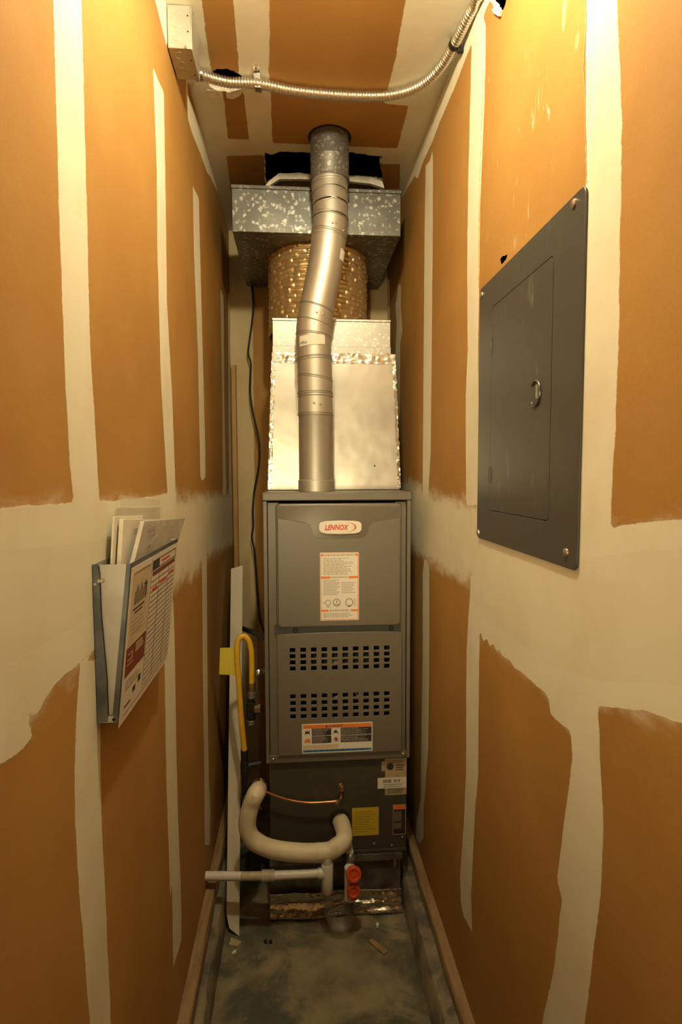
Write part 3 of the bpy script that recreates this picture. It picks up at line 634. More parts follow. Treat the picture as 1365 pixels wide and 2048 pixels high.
# warning label
u0, u1, v0, v1 = 0.2845, 0.5013, 0.5275, 0.6195
LW = YD-0.0018
wl_ = MB().prism(rrect(u0, u1, v0, v1, 0.003), FX, YD+0.001, LW).build('warning_label', M_WHITE, fu)
E1 = LW-0.0002; E2 = LW-0.0004
rects(MB(), FX, [(u0+0.003, u1-0.003, v1-0.0145, v1-0.003)], LW, E1).build('orange_band', M_ORANGE, wl_, flat=True)
q = text_mb('WARNING', 0.01, FX, 0.3665, v1-0.0115, E1, E2, bold=0.02, width=0.042, height=0.0062)
q.prism([(0.3555, v1-0.0117), (0.3635, v1-0.0117), (0.3595, v1-0.0045)], FX, E1, E2)
q.build('lettering', M_INK, wl_, flat=True)
px_ = [(u0+0.030, u0+0.0895), (u0+0.1185, u1-0.003)]; pz_ = [(v1-0.0375, v1-0.0150), (v1-0.0610, v1-0.0390)]
rects(MB(), FX, [(a, b_, c, d) for a, b_ in px_ for c, d in pz_], LW, E1).build('black_field', M_INK, wl_, flat=True)
q = MB()
for a, b_ in px_:
    for c, d in pz_: rects(q, FX, para(a+0.002, b_-0.002, c+0.002, d-0.001, 6, 0.45, 0.5), E1, E2)
q.build('fine_print', M_GREYINK, wl_, flat=True)
for cx, cz in ((u0+0.0165, v1-0.0265), (u0+0.1045, v1-0.0265)):
    q = MB(); s_q = 1 if cx < 0.35 else -1
    q.prism([(cx-0.009, cz-0.008), (cx-0.006, cz-0.001), (cx-0.0085, cz+0.005), (cx-0.003, cz+0.002), (cx-0.001, cz+0.008), (cx+0.002, cz+0.002), (cx+0.008, cz+0.006*s_q), (cx+0.006, cz-0.001), (cx+0.009, cz-0.008), (cx+0.003, cz-0.004), (cx-0.003, cz-0.004)], FX, LW, E1)
    q.build('pictogram', M_INK, wl_, flat=True)
q = MB(); cx, cz = u0+0.0165, v1-0.0505
q.prism([(cx-0.009, cz-0.008), (cx-0.008, cz+0.002), (cx-0.005, cz-0.001), (cx-0.004, cz+0.008), (cx, cz+0.001), (cx+0.003, cz+0.0085), (cx+0.006, cz), (cx+0.0085, cz+0.004), (cx+0.009, cz-0.008)], FX, LW, E1)
q.build('flame_pictogram', M_ORANGE, wl_, flat=True); q = MB()
q.ring(ellipse(u0+0.1045, cz, 0.0078, 0.0082), ellipse(u0+0.1045, cz, 0.0063, 0.0067), FX, LW, E1)
q.prism([(u0+0.0988, cz+0.0057), (u0+0.0985, cz+0.0045), (u0+0.1095, cz-0.0060), (u0+0.1105, cz-0.0050)], FX, LW, E1)
q.build('red_pictogram', M_REDINK, wl_, flat=True)
rects(MB(), FX, [(u0+0.1015, u0+0.1075, cz-0.004, cz+0.004)], LW, E1).build('pictogram', M_INK, wl_, flat=True)
rects(MB(), FX, [(u0+0.003, u1-0.003, v0+0.003, v0+0.0105)], LW, E1).build('blue_band', M_BLUE, wl_, flat=True)
rects(MB(), FX, para(u0+0.010, u1-0.010, v0+0.005, v0+0.0095, 1, 0.5, 0.05), E1, E2).build('fine_print', M_INK, wl_, flat=True)
rects(MB(), FX, [(u0+0.003, u0+0.110, v0+0.012, v0+0.026)], LW, E1).build('cream_field', M_CREAM, wl_, flat=True)

# ------------------------------------------------------------------ evaporator coil cabinet below the furnace
CY = YF+0.016
co = thing('evaporator_coil_cabinet', (0.40, CY+0.35, 0.18), 'dark grey coil cabinet under the furnace with white and yellow stickers', 'air handler')
MB().box(0.1840, 0.6130, CY, CY+0.69, 0.1850, 0.4960).build('cabinet', M_COIL, co, 0.003)
MB().box(0.1840, 0.6130, CY-0.004, CY+0.004, 0.1860, 0.196).build('bottom_lip', M_COIL, co, 0.001)
MB().lathe([(0.034, 0.0), (0.034, 0.0015), (0.030, 0.002)], (0.401, CY, 0.298), (0, -1, 0), 24).build('pipe_grommet', M_BLACK, co)
f_ = MB().lathe([(0.010, 0), (0.010, 0.004), (0.006, 0.006), (0.006, 0.014)], (0.406, CY, 0.407), (0, -1, 0), 16)
f_.lathe([(0.0065, -0.008), (0.0085, -0.006), (0.0085, 0.008), (0.005, 0.010)], (0.406, CY-0.016, 0.407), (0, 0, 1), 6)
f_.lathe([(0.0025, 0), (0.0025, 0.012)], (0.406, CY-0.016, 0.417), (0, 0, 1), 10)
f_.build('access_fitting', M_BRASS, co)
for x, z in ((0.392, 0.352), (0.510, 0.214), (0.600, 0.230), (0.222, 0.2040), (0.566, 0.205)):
    MB().lathe([(0.004, 0), (0.004, 0.002), (0.0025, 0.003)], (x, CY, z), (0, -1, 0), 10).build('screw', M_SCREW, co)
SY = CY-0.0006
def sticker(name, m, u0, u1, v0, v1, off=0.0):
    return MB().prism([(u0, v0), (u1, v0), (u1, v1), (u0, v1)], FX, CY+0.0002-off, SY-off).build(name, m, co, flat=True)
s1 = sticker('tan_sticker', M_KRAFT, 0.5440, 0.6125, 0.3700, 0.4880)
q = MB().prism(ellipse(0.560, 0.4625, 0.0115, 0.0115, 20), FX, SY, SY-0.0003)
rects(q, FX, para(0.578, 0.608, 0.448, 0.470, 3, 0.5, 0.3)+para(0.549, 0.607, 0.474, 0.484, 2, 0.35, 0.2)+para(0.552, 0.604, 0.374, 0.392, 4, 0.4, 0.2), SY, SY-0.0003)
q.build('stamp_print', M_INK, s1, flat=True)
s2 = sticker('white_sticker', M_WHITE, 0.5205, 0.6122, 0.3925, 0.4270, 0.0006)
rects(MB(), FX, [(0.5205+0.018+i*0.0031, 0.5205+0.018+i*0.0031+random.choice((0.0012, 0.0022)), 0.411, 0.421) for i in range(17) if i not in (9, 10)], SY-0.0006, SY-0.0009).build('barcode', M_INK, s2, flat=True)
rects(MB(), FX, para(0.540, 0.600, 0.395, 0.408, 2, 0.5, 0.3), SY-0.0006, SY-0.0009).build('fine_print', M_GREYINK, s2, flat=True)
sticker('small_sticker', M_KRAFT, 0.5330, 0.5430, 0.448, 0.480)
s3 = sticker('yellow_sticker', M_YLAB, 0.4400, 0.5245, 0.2420, 0.3330)
rects(MB(), FX, para(0.448, 0.516, 0.252, 0.324, 9, 0.35, 0.35), SY, SY-0.0003).build('fine_print', mat('olive_ink', (0.30, 0.22, 0.02), 0.6), s3, flat=True)
s4 = sticker('warning_sticker', M_INK, 0.5690, 0.6105, 0.2395, 0.3380)
q = MB().ring([(0.569, 0.2395), (0.6105, 0.2395), (0.6105, 0.338), (0.569, 0.338)], [(0.5708, 0.2415), (0.6088, 0.2415), (0.6088, 0.3362), (0.5708, 0.3362)], FX, SY, SY-0.0003)
q.build('pale_border', M_KRAFT, s4, flat=True)
rects(MB(), FX, [(0.5712, 0.6084, 0.3220, 0.3360)], SY, SY-0.0003).build('orange_band', M_ORANGE, s4, flat=True)
rects(MB(), FX, [(0.5730, 0.5965, 0.284, 0.316), (0.5730, 0.5965, 0.258, 0.279)], SY, SY-0.0003).build('text_block', M_FURN, s4, flat=True)

# ------------------------------------------------------------------ floor plenum under the coil
pl = thing('floor_plenum', (0.40, CY+0.36, 0.0), 'stained sheet metal floor plenum sealed with crinkled foil tape', 'plenum')
MB().box(0.1800, 0.5960, CY+0.006, CY+0.69, 0.0, 0.168).build('plenum_body', M_BASE, pl, 0.002)
rough_bar([(CY-0.010, 0.166), (CY+0.02, 0.166), (CY+0.02, 0.184), (CY-0.008, 0.184)], 0.182, 0.600, 0.001, 9, 24)
fm = MB(); fm_ = rough_bar([(CY-0.010, 0.164), (CY+0.02, 0.164), (CY+0.02, 0.184), (CY-0.008, 0.183)], 0.182, 0.598, 0.0016, 9, 30)
fm.add([(y, x, z) for x, y, z in fm_.v], fm_.f); fm.build('dusty_flange', M_BASE, pl)
tp = MB(); rnd = random.Random(12); nx_, nz_ = 110, 16
vs = []
for i in range(nx_+1):
    for j in range(nz_+1):
        x = 0.180+0.416*i/nx_; t = j/nz_
        z = 0.004+0.068*t+0.006*noise.noise(Vector((x*14, 0, 3))); y = CY-0.010-0.020*(1-t)**2+0.010*noise.noise(Vector((x*5, t*4.5, 0)))+0.004*abs(noise.noise(Vector((x*45, t*7, 4))))
        vs.append((x, y, z))
tp.add(vs, [(i*(nz_+1)+j, (i+1)*(nz_+1)+j, (i+1)*(nz_+1)+j+1, i*(nz_+1)+j+1) for i in range(nx_) for j in range(nz_)])
tpo = tp.build('foil_tape', M_TAPE, pl); so = tpo.modifiers.new('solid', 'SOLIDIFY'); so.thickness = 0.001
MB().lathe([(0.003, 0), (0.003, 0.03), (0.005, 0.03), (0.005, 0.034)], (0.5750, CY-0.004, 0.135), (0, 0, 1), 10).build('hook_screw', M_SCREW, pl)

# ------------------------------------------------------------------ plenum above the furnace
PY = 1.865
pn = thing('return_plenum', (0.40, 2.1, ZT), 'bright tapered sheet metal plenum standing on the furnace lid', 'plenum')
fr = [(0.1835, PY, ZT), (0.6170, PY, ZT), (0.5975, PY, 1.763), (0.2005, PY, 1.763)]
bk = [(0.1835, 2.40, ZT), (0.6170, 2.40, ZT), (0.5975, 2.40, 1.763), (0.2005, 2.40, 1.763)]
MB().hexa(fr, bk).build('tapered_body', M_SHEET, pn, 0.003)
cb = MB().box(0.2010, 0.5850, PY+0.004, 2.39, 1.763, 1.878).build('upper_collar', M_GALV2, pn, 0.002)
MB().box(0.2000, 0.5860, PY+0.002, 2.39, 1.8695, 1.8790).build('collar_hem', M_GALV2, pn, 0.002)
def crumple_strip(fn, u0, u1, v0, v1, nu, nv, amp, seed, freq=60):
    vs = []
    for i in range(nu+1):
        for j in range(nv+1):
            u = u0+(u1-u0)*i/nu; v = v0+(v1-v0)*j/nv
            e = amp*0.6*noise.noise(Vector((u*freq, v*freq*0.3, seed+5)))
            vs.append(fn(u, v+(e if j in (0, nv) else 0), abs(amp*noise.noise(Vector((u*freq, v*freq, seed))))+0.0006))
    return MB().add(vs, [(i*(nv+1)+j, (i+1)*(nv+1)+j, (i+1)*(nv+1)+j+1, i*(nv+1)+j+1) for i in range(nu) for j in range(nv)])
crumple_strip(lambda u, v, w: (u, PY-w, v), 0.199, 0.600, 1.736, 1.768, 70, 6, 0.006, 2).build('foil_tape', M_TAPE, pn)
MB().box(0.2010, 0.5850, PY-0.001, PY+0.004, 1.766, 1.790).build('collar_flange', M_GALV2, pn, 0.001)
slope = lambda z, s: (0.1835+(z-ZT)*(0.017/0.4383)) if s < 0 else (0.6170-(z-ZT)*(0.0195/0.4383))
for s_i, (za, zb) in ((-1, (ZT+0.004, 1.742)), (1, (ZT+0.006, 1.50)), (1, (1.50, 1.742))):
    mb = crumple_strip(lambda u, v, w, s=s_i: (slope(u, s)-s*(v)+s*0.001, PY-w*0.8, u), za, zb, -0.0015, 0.011 if s_i < 0 else 0.009, 60, 3, 0.005, 3+s_i, 70)
    mb.build('foil_tape', M_TAPE, pn)
MB().lathe([(0.0028, 0), (0.0028, 0.0006)], (0.532, PY+0.0004, 1.405), (0, -1, 0), 12).build('test_hole', M_DARK, pn)

# ------------------------------------------------------------------ insulated flex duct
FC = (0.3595, 2.147)
zs_ = np.linspace(1.8795, 2.1575, 190); NA = 264; vs = []
for z in zs_:
    for k in range(NA):
        a = 2*math.pi*k/NA
        ph = z/0.0165+0.45*noise.noise(Vector((math.cos(a)*2.2, math.sin(a)*2.2, z*6)))
        row = math.floor(ph); fr_ = ph-row
        br = a*22/(2*math.pi)+0.5*(row % 2)+0.5*noise.noise(Vector((row*3.1, 0.5, 0)))+0.15*noise.noise(Vector((row*1.7, a*6, 2))); bfr = br-math.floor(br)
        pillow = (math.sin(fr_*math.pi)**0.5)*0.0050*min(1.0, 9*bfr*(1-bfr)+0.1)
        r = 0.1765+pillow+0.0035*noise.noise(Vector((math.cos(a)*7, math.sin(a)*7, z*35)))
        vs.append((FC[0]+r*math.cos(a), FC[1]+r*math.sin(a), z))
m_ = MB().add(vs, [(i*NA+k, i*NA+(k+1) % NA, (i+1)*NA+(k+1) % NA, (i+1)*NA+k) for i in range(len(zs_)-1) for k in range(NA)])
m_.build('flexible_duct', M_FOIL, None, label='wide gold-toned quilted foil duct between the plenum and the duct box', cat='duct')
# ------------------------------------------------------------------ duct box
db = thing('duct_box', (0.35, 2.17, 2.155), 'spangled galvanized duct box hanging just below the ceiling opening', 'duct box')
MB().box(0.0755, 0.6235, 1.905, 2.44, 2.158, 2.293).build('box_shell', M_GALV, db, 0.0015)
MB().box(0.0735, 0.6255, 1.903, 2.442, 2.293, 2.304).build('top_flange', M_GALVD, db, 0.001)
MB().ring([(0.21, 2.12), (0.51, 2.12), (0.51, 2.42), (0.21, 2.42)], [(0.215, 2.125), (0.505, 2.125), (0.505, 2.415), (0.215, 2.415)], TX, 2.304, ZC+0.01).build('riser', M_GALVD, db)
# ------------------------------------------------------------------ flue pipe
vp = thing('flue_pipe', (0.334, 1.775, ZT), 'dull silver jointed flue pipe leaning up from the furnace lid', 'flue')
def seg(P, r0, r1=None, n=40): return MB().tube(P, [r0, r1 or r0] if len(P) == 2 else r0, n)
VX, VY = 0.3345, 1.775; RP = 0.0515
MB().lathe([(0.0545, 0), (0.0545, 0.034), (0.0520, 0.036), (0.0500, 0.040)], (VX, VY, ZT), (0, 0, 1), 40).build('base_collar', M_ALU, vp)
MB().lathe([(0.0515, 0.036), (0.0520, 0.040), (0.0520, 0.236), (0.0532, 0.238), (0.0532, 0.2395)], (VX, VY, ZT), (0, 0, 1), 48).build('straight_section', M_ALU, vp)
path = [(VX, VY, 1.560), (0.3345, VY, 1.607), (0.3336, VY, 1.6912), (0.3305, VY, 1.775), (0.3320, VY, 1.830), (0.3400, VY, 1.880), (0.3655, VY+0.001, 2.0005), (0.3795, VY+0.002, 2.098), (0.3840, VY+0.004, 2.150), (0.3845, VY+0.008, 2.195), (0.3825, VY+0.014, 2.255), (0.3815, VY+0.016, 2.30)]
SP = smooth_path(path, 0.004)
def span(za, zb, dr=0.0):
    P = [p for p in SP if za <= p.z <= zb]; return P
def gore(name, za, zb, r0, r1):
    P = span(za, zb); R = [r0+(r1-r0)*i/(len(P)-1) for i in range(len(P))]
    return MB().tube(P, R, 48).build(name, M_ALU, vp)
gore('crimped_end', 1.558, 1.618, 0.0532, 0.0528)
for za, zb in ((1.614, 1.672), (1.670, 1.735), (1.733, 1.835), (1.833, 1.885)): gore('elbow_gore', za, zb, 0.0530, 0.0540)
gore('leaning_section', 1.880, 2.105, 0.0535, 0.0530)
for za, zb in ((2.090, 2.150), (2.148, 2.188), (2.186, 2.225), (2.223, 2.275)): gore('elbow_gore', za, zb, 0.0540, 0.0530)
def bead(z, tilt, r=0.0542, t=0.0016, name='bead', m=M_ALU):
    i = min(range(len(SP)), key=lambda k: abs(SP[k].z-z)); c = SP[i]; T = (SP[min(i+1, len(SP)-1)]-SP[max(0, i-1)]).normalized()
    T = (T+Vector((tilt, 0, 0))).normalized(); ref = Vector((0, 1, 0)); a = (ref-T*ref.dot(T)).normalized(); b_ = T.cross(a)
    P = [c+(a*math.cos(2*math.pi*k/48)+b_*math.sin(2*math.pi*k/48))*r for k in range(49)]
    return MB().tube(P, t, 8, False).build(name, m, vp)
for z, t in ((1.560, 0), (1.616, 0.0), (1.624, 0.0), (1.671, 0.16), (1.727, -0.02), (1.734, -0.03), (1.800, 0.12), (1.836, 0.18), (1.878, 0.10), (2.098, 0.12), (2.148, 0.08), (2.154, 0.08), (2.186, -0.32), (2.190, 0.25), (2.224, 0.04), (2.248, 0.0), (2.254, 0.0)): bead(z, t)
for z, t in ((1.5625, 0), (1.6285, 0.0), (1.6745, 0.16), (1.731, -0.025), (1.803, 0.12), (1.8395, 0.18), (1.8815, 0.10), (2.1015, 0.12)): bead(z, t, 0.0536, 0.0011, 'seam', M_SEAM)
def wrap_label(z0, z1, a0, a1, r=0.0546, skew=0.0):
    n = 10; vs = []
    for i in range(n+1):
        a = a0+(a1-a0)*i/n
        for z in (z0, z1):
            c = min(SP, key=lambda p: abs(p.z-z)); vs.append((c.x+r*math.sin(a), c.y-r*math.cos(a), z+skew*(a-a0)))
    return MB().add(vs, [(2*i, 2*i+2, 2*i+3, 2*i+1) for i in range(n)])
lbp = wrap_label(1.760, 1.790, -0.90, 0.62, 0.0552, 0.004).build('white_label', M_WHITE, vp)
q = MB()
for i in range(9):
    a = -0.82+i*0.05; q.add(wrap_label(1.766, 1.771+random.uniform(0, 0.005), a, a+0.022, 0.0556, 0.004).v, [(2*i_, 2*i_+2, 2*i_+3, 2*i_+1) for i_ in range(10)])
q.build('print', M_INK, lbp, flat=True)
wrap_label(2.020, 2.052, 0.78, 1.25, 0.0552, -0.012).build('white_label', M_WHITE, vp)
for a, z in ((-0.1, 1.590), (0.25, 1.588), (0.05, 1.860), (0.45, 1.855), (0.1, 2.118), (0.28, 2.116), (-1.1, 2.108), (0.9, 2.105)):
    c = min(SP, key=lambda p: abs(p.z-z)); d_ = Vector((math.sin(a), -math.cos(a), 0))
    MB().lathe([(0.0035, 0), (0.0035, 0.002), (0.002, 0.003)], c+d_*0.0535, d_, 10).build('screw', M_SCREW, vp)
gp = thing('ceiling_flue_sleeve', (0.3840, 1.795, 2.26), 'mottled galvanized flue sleeve passing up through the ceiling', 'flue')
MB().lathe([(0.0545, 2.268), (0.0575, 2.266), (0.0585, 2.272), (0.0585, 2.325), (0.0592, 2.327), (0.0592, 2.3295), (0.0585, 2.332), (0.0585, 2.43)], (0.3835, 1.795, 0), (0, 0, 1), 48).build('sleeve', M_GALVD, gp)
MB().lathe([(0.0588, 2.266), (0.0602, 2.267), (0.0602, 2.273), (0.0588, 2.274)], (0.3835, 1.795, 0), (0, 0, 1), 40).build('lower_band', M_GALVD, gp)
MB().ring(ellipse(0.3835, 1.795, 0.0655, 0.066, 40), ellipse(0.3835, 1.795, 0.0588, 0.0588, 40), TX, ZC-0.0015, ZC-0.0004).build('cut_ring', M_DARK, gp)

# ------------------------------------------------------------------ conduit and junction box
jb = thing('junction_box', (0.027, 1.38, 2.305), 'long grey steel junction box fixed in the corner of wall and ceiling', 'electrical box')
jbb = MB().box(0.002, 0.0520, 1.330, 1.4300, 2.3075, ZC-0.0015).build('box_body', M_BOX, jb, 0.0012)
MB().box(0.0515, 0.0545, 1.328, 1.432, 2.3050, ZC-0.001).build('cover_plate', M_BOX, jb, 0.001)
def knock(org, ax, r): MB().lathe([(r, 0.0), (r, 0.0009), (r*0.93, 0.0009), (r*0.91, 0.0003), (0.0, 0.0003)], org, ax, 28).build('knockout', M_BOX, jb)
for z in (2.3870, 2.3590, 2.3320): knock((0.021, 1.3302, z), (0, -1, 0), 0.0095)
for y in (1.351, 1.381, 1.410): knock((0.022, y, 2.3077), (0, 0, -1), 0.0098)
for y, z in ((1.3298, 2.376), (1.3298, 2.343)): MB().lathe([(0.0017, 0), (0.0017, 0.0007)], (0.0455, y, z), (0, -1, 0), 10).build('screw_hole', M_DARK, jb)
for y in (1.365, 1.412): MB().lathe([(0.0017, 0), (0.0017, 0.0007)], (0.0455, y, 2.3072), (0, 0, -1), 10).build('screw_hole', M_DARK, jb)
MB().lathe([(0.003, 0), (0.003, 0.002)], (0.0545, 1.345, 2.392), (1, 0, 0), 10).build('screw', M_CHROME, jb)
MB().lathe([(0.003, 0), (0.003, 0.002)], (0.040, 1.3300, 2.3095), (0, -1, 0), 10).build('screw', M_CHROME, jb)
cd = thing('flexible_conduit', (0.36, 1.57, ZC), 'shiny ribbed flexible metal conduit curving across the ceiling', 'conduit')
ZK = 2.3805
cp = [(0.0470, 1.4060, 2.368), (0.0560, 1.470, 2.374)]
cpts = [(x, y, ZK) for x, y in [(0.0422,1.5252),(0.1062,1.5424),(0.1824,1.5424),(0.2654,1.5611),(0.3575,1.5700),(0.4506,1.5711),(0.5232,1.5637),(0.5790,1.5399),(0.6165,1.5010),(0.6402,1.4421),(0.6503,1.3886),(0.6559,1.3377),(0.6604,1.2920),(0.6648,1.2635)]]
cpts = [(0.0360, 1.522, 2.382)]+cpts[1:]
cpts[0] = (0.0400, 1.5150, ZK-0.003)
cpts += [(0.6640, 1.225, 2.374), (0.6950, 1.180, 2.362)]
cpts = [(0.046, 1.4360, 2.352), (0.046, 1.475, 2.366)] + cpts[1:] if False else cpts
PP = resample(smooth_path(cpts, 0.004), 0.0010)
RR = [0.0105+0.0026*abs(math.sin(math.pi*i/7.6))**0.8 for i in range(len(PP))]
MB().tube(PP, RR, 16).build('ribbed_tube', M_COND, cd)
MB().tube([(0.030, 1.5130, ZK-0.004), (0.046, 1.5165, ZK-0.002)], 0.0152, 18).build('end_connector', M_CHROME, cd)
s_y = 1.5475
st = MB()
sp_ = [(0.1735, 1.500, ZC-0.0015), (0.1735, 1.528, ZC-0.0015), (0.1745, 1.5325, ZC-0.012), (0.1755, 1.537, ZK-0.0125), (0.1765, s_y, ZK-0.0150), (0.1775, 1.558, ZK-0.0125), (0.1780, 1.5625, ZC-0.010), (0.1785, 1.564, ZC-0.001)]
for a, b_ in zip(sp_, sp_[1:]):
    st.hexa([(a[0], a[1], a[2]), (a[0]+0.016, a[1], a[2]), (a[0]+0.016, a[1]+0.0012, a[2]+0.0012), (a[0], a[1]+0.0012, a[2]+0.0012)], [(b_[0], b_[1], b_[2]), (b_[0]+0.016, b_[1], b_[2]), (b_[0]+0.016, b_[1]+0.0012, b_[2]+0.0012), (b_[0], b_[1]+0.0012, b_[2]+0.0012)])
st.build('strap', M_CHROME, cd)
MB().lathe([(0.004, 0), (0.004, 0.002), (0.002, 0.003)], (0.1815, 1.510, ZC-0.0015), (0, 0, -1), 10).build('screw', M_SCREW, cd)
k_ = min(range(len(PP)), key=lambda i: abs(PP[i].y-1.372)+abs(PP[i].x-0.652))
MB().tube([PP[k_-6], PP[k_+6]], 0.0142, 16).build('clip_band', M_BLACK, cd)
MB().box(PP[k_].x+0.006, XR-0.0005, PP[k_].y-0.006, PP[k_].y+0.004, ZK-0.020, ZK-0.010).build('clip_tab', M_BLACK, cd, 0.001)

# ------------------------------------------------------------------ ceiling bulb (above the frame)
bl = thing('ceiling_lamp', (BULB[0], BULB[1], ZC), 'bare round bulb in a white porcelain holder on the ceiling', 'lamp')
MB().lathe([(0.055, 0.0), (0.062, 0.008), (0.045, 0.018), (0.024, 0.024), (0.024, 0.036)], (BULB[0], BULB[1], ZC-0.0005), (0, 0, -1), 32).build('lampholder', M_PORC, bl)
pr = [(0.013, 0.036), (0.014, 0.050)]+[(0.031*math.sin(a)+0.0005, 0.080-0.031*math.cos(a)) for a in np.linspace(0.55, math.pi, 12)]
MB().lathe(pr, (BULB[0], BULB[1], ZC), (0, 0, -1), 24).build('bulb', M_BULB, bl)

# ------------------------------------------------------------------ breaker panel on the right wall
ep = thing('breaker_panel', (XR, 0.99, 1.5), 'dark grey flush breaker panel cover with a hinged door on the wall', 'electrical panel')
py0, py1, pz0, pz1 = 0.7679, 1.2137, 1.2381, 1.7684
dy0, dy1, dz0, dz1 = 0.8620, 1.1330, 1.3030, 1.7085
RX = lambda u, v, w: (XR-w, u, v)
MB().ring(rrect(py0, py1, pz0, pz1, 0.012, 6), rrect(dy0-0.0012, dy1+0.0012, dz0-0.0012, dz1+0.0012, 0.011, 6), RX, 0.0006, 0.0045).build('cover', M_PANEL, ep, 0.0012)
MB().prism(rrect(dy0-0.004, dy1+0.004, dz0-0.004, dz1+0.004, 0.011, 6), RX, 0.0004, 0.0012).build('backing', M_DARK, ep)
dr = MB().prism(rrect(dy0, dy1, dz0, dz1, 0.010, 6), RX, 0.0012, 0.0048).build('door', M_PANEL, ep, 0.0008)
for z in (1.632, 1.374):
    MB().tube([(XR-0.0050, dy1+0.0006, z-0.016), (XR-0.0050, dy1+0.0006, z+0.016)], 0.0022, 10).build('hinge', M_STEELD, dr)
cy, cz = 0.9160, 1.5085
P = [(XR-0.0062, cy+0.0185*math.cos(t), cz+0.0205*math.sin(t)) for t in np.linspace(math.radians(42), math.radians(318), 28)]
MB().tube(P, 0.0017, 8).build('pull_ring', M_STEELD, dr)
MB().prism(ellipse(cy, cz, 0.0155, 0.0175, 24), RX, 0.0046, 0.0052).build('ring_recess', M_PANEL, dr)
MB().box(XR-0.0120, XR-0.0046, 0.8995, 0.9010, cz-0.011, cz+0.011).build('latch_lip', M_SCREW, dr, 0.0005)
for y, z in ((0.7994, 1.7564), (1.1995, 1.7535), (0.7994, 1.2611), (1.2027, 1.2497)):
    MB().lathe([(0.0065, 0), (0.0060, 0.0022), (0.0035, 0.0036), (0.0, 0.0040)], (XR-0.0045, y, z if z > 1.5 else z), (-1, 0, 0), 18).build('screw', M_SCREW, ep)

# ------------------------------------------------------------------ document holder on the left wall
dh = thing('document_holder', (0.0, 0.93, 1.04), 'wedge-shaped grey steel document pocket mounted on the wall', 'document holder')
HY0, HY1, HZ0, HZ1 = 0.7785, 1.0850, 1.0385, 1.2575
xt, xb = 0.0505, 0.0270
MB().box(0.0008, 0.0022, HY0, HY1, HZ0, HZ1).build('back_plate', M_HOLD, dh)
prof = [(0.0006, HZ0-0.002), (0.0150, HZ0+0.004), (0.0150, HZ0+0.060), (0.0100, HZ0+0.150), (0.0095, HZ1-0.012), (0.0075, HZ1), (0.0006, HZ1)]
MB().prism(prof, lambda u, v, w: (u, w, v), HY0-0.0012, HY0).build('edge_flange', M_STEELD, dh, 0.0004)
def side(y0, y1): return [(0.0022, HZ0+0.003), (xb-0.003, HZ0+0.003), (xt-0.003, HZ1-0.0015), (0.0022, HZ1-0.0015)]
for y in (HY0+0.0035, HY1-0.002):
    MB().prism(side(0, 0), lambda u, v, w: (u, w, v), y, y+0.0012).build('side_panel', M_HOLD, dh, 0.0003)
frx = lambda z, d=0.0: xb+(xt-xb)*(z-HZ0)/(HZ1-HZ0)+d
MB().hexa([(frx(HZ0)-0.0012, HY0, HZ0), (frx(HZ0), HY0, HZ0), (frx(HZ1), HY0, HZ1), (frx(HZ1)-0.0012, HY0, HZ1)],
          [(frx(HZ0)-0.0012, HY1, HZ0), (frx(HZ0), HY1, HZ0), (frx(HZ1), HY1, HZ1), (frx(HZ1)-0.0012, HY1, HZ1)]).build('front_panel', M_STEELD, dh, 0.0003)
MB().hexa([(frx(HZ0)-0.0075, HY0-0.0006, HZ0), (frx(HZ0), HY0-0.0006, HZ0), (frx(HZ1), HY0-0.0006, HZ1), (frx(HZ1)-0.0055, HY0-0.0006, HZ1)],
          [(frx(HZ0)-0.0075, HY0+0.0008, HZ0), (frx(HZ0), HY0+0.0008, HZ0), (frx(HZ1), HY0+0.0008, HZ1), (frx(HZ1)-0.0055, HY0+0.0008, HZ1)]).build('front_lip', M_STEELD, dh, 0.0003)
MB().box(0.0022, xb-0.001, HY0+0.0008, HY1, HZ0, HZ0+0.0014).build('bottom_panel', M_HOLD, dh, 0.0003)
MB().box(0.0140, 0.0220, HY0-0.0010, HY0+0.001, HZ0+0.001, HZ0+0.010).build('bottom_tab', M_HOLD, dh, 0.0003)
MB().lathe([(0.0022, 0), (0.0022, 0.0008)], (0.0225, HY0-0.0006, HZ0+0.005), (0, -1, 0), 12).build('rivet_hole', M_DARK, dh)
MB().box(0.0065, 0.0145, HY0-0.0022, HY0+0.003, HZ1-0.0250, HZ1-0.0205).build('tab_clip', M_CHROME, dh, 0.0005)
MB().box(0.0015, 0.0060, HY0-0.0022, HY0, HZ1-0.0290, HZ1-0.0250).build('tab_clip', M_CHROME, dh, 0.0005)
# service log sheet stuck on its front
SY0, SY1, SZ0, SZ1 = HY0+0.0055, HY1-0.0035, HZ0-0.010, HZ1-0.0075
def SH(u, v, w): z = SZ1-(SZ1-SZ0)*v; return (frx(z)+0.0004+w, SY0+(SY1-SY0)*u, z)
sh = MB().prism([(0, 0), (1, 0), (1, 1), (0, 1)], SH, 0, 0.0006).build('log_sheet', M_WHITE, dh)
def sprint(name, m, R, w=0.0006, t=0.0002): rects(MB(), SH, R, w, w+t).build(name, m, sh, flat=True)
UD = 0.375
sprint('cream_field', M_CREAM, [(0.03, UD-0.02, 0.03, 0.50)])
sprint('maroon_field', M_BROWNINK, [(0.02, UD-0.012, 0.515, 0.70)])
sprint('maroon_field', M_BROWNINK, [(UD+0.03, 0.95, 0.115, 0.150)])
sprint('thin_rule', M_BROWNINK, [(0.05, UD-0.03, 0.045, 0.052), (0.05, 0.95, 0.955, 0.960)])
sprint('table_header', M_INK, [(UD+0.02, 0.96, 0.035, 0.042), (UD+0.02, UD+0.17, 0.042, 0.105), (0.95, 0.96, 0.035, 0.105), (UD+0.02, 0.96, 0.100, 0.107)])
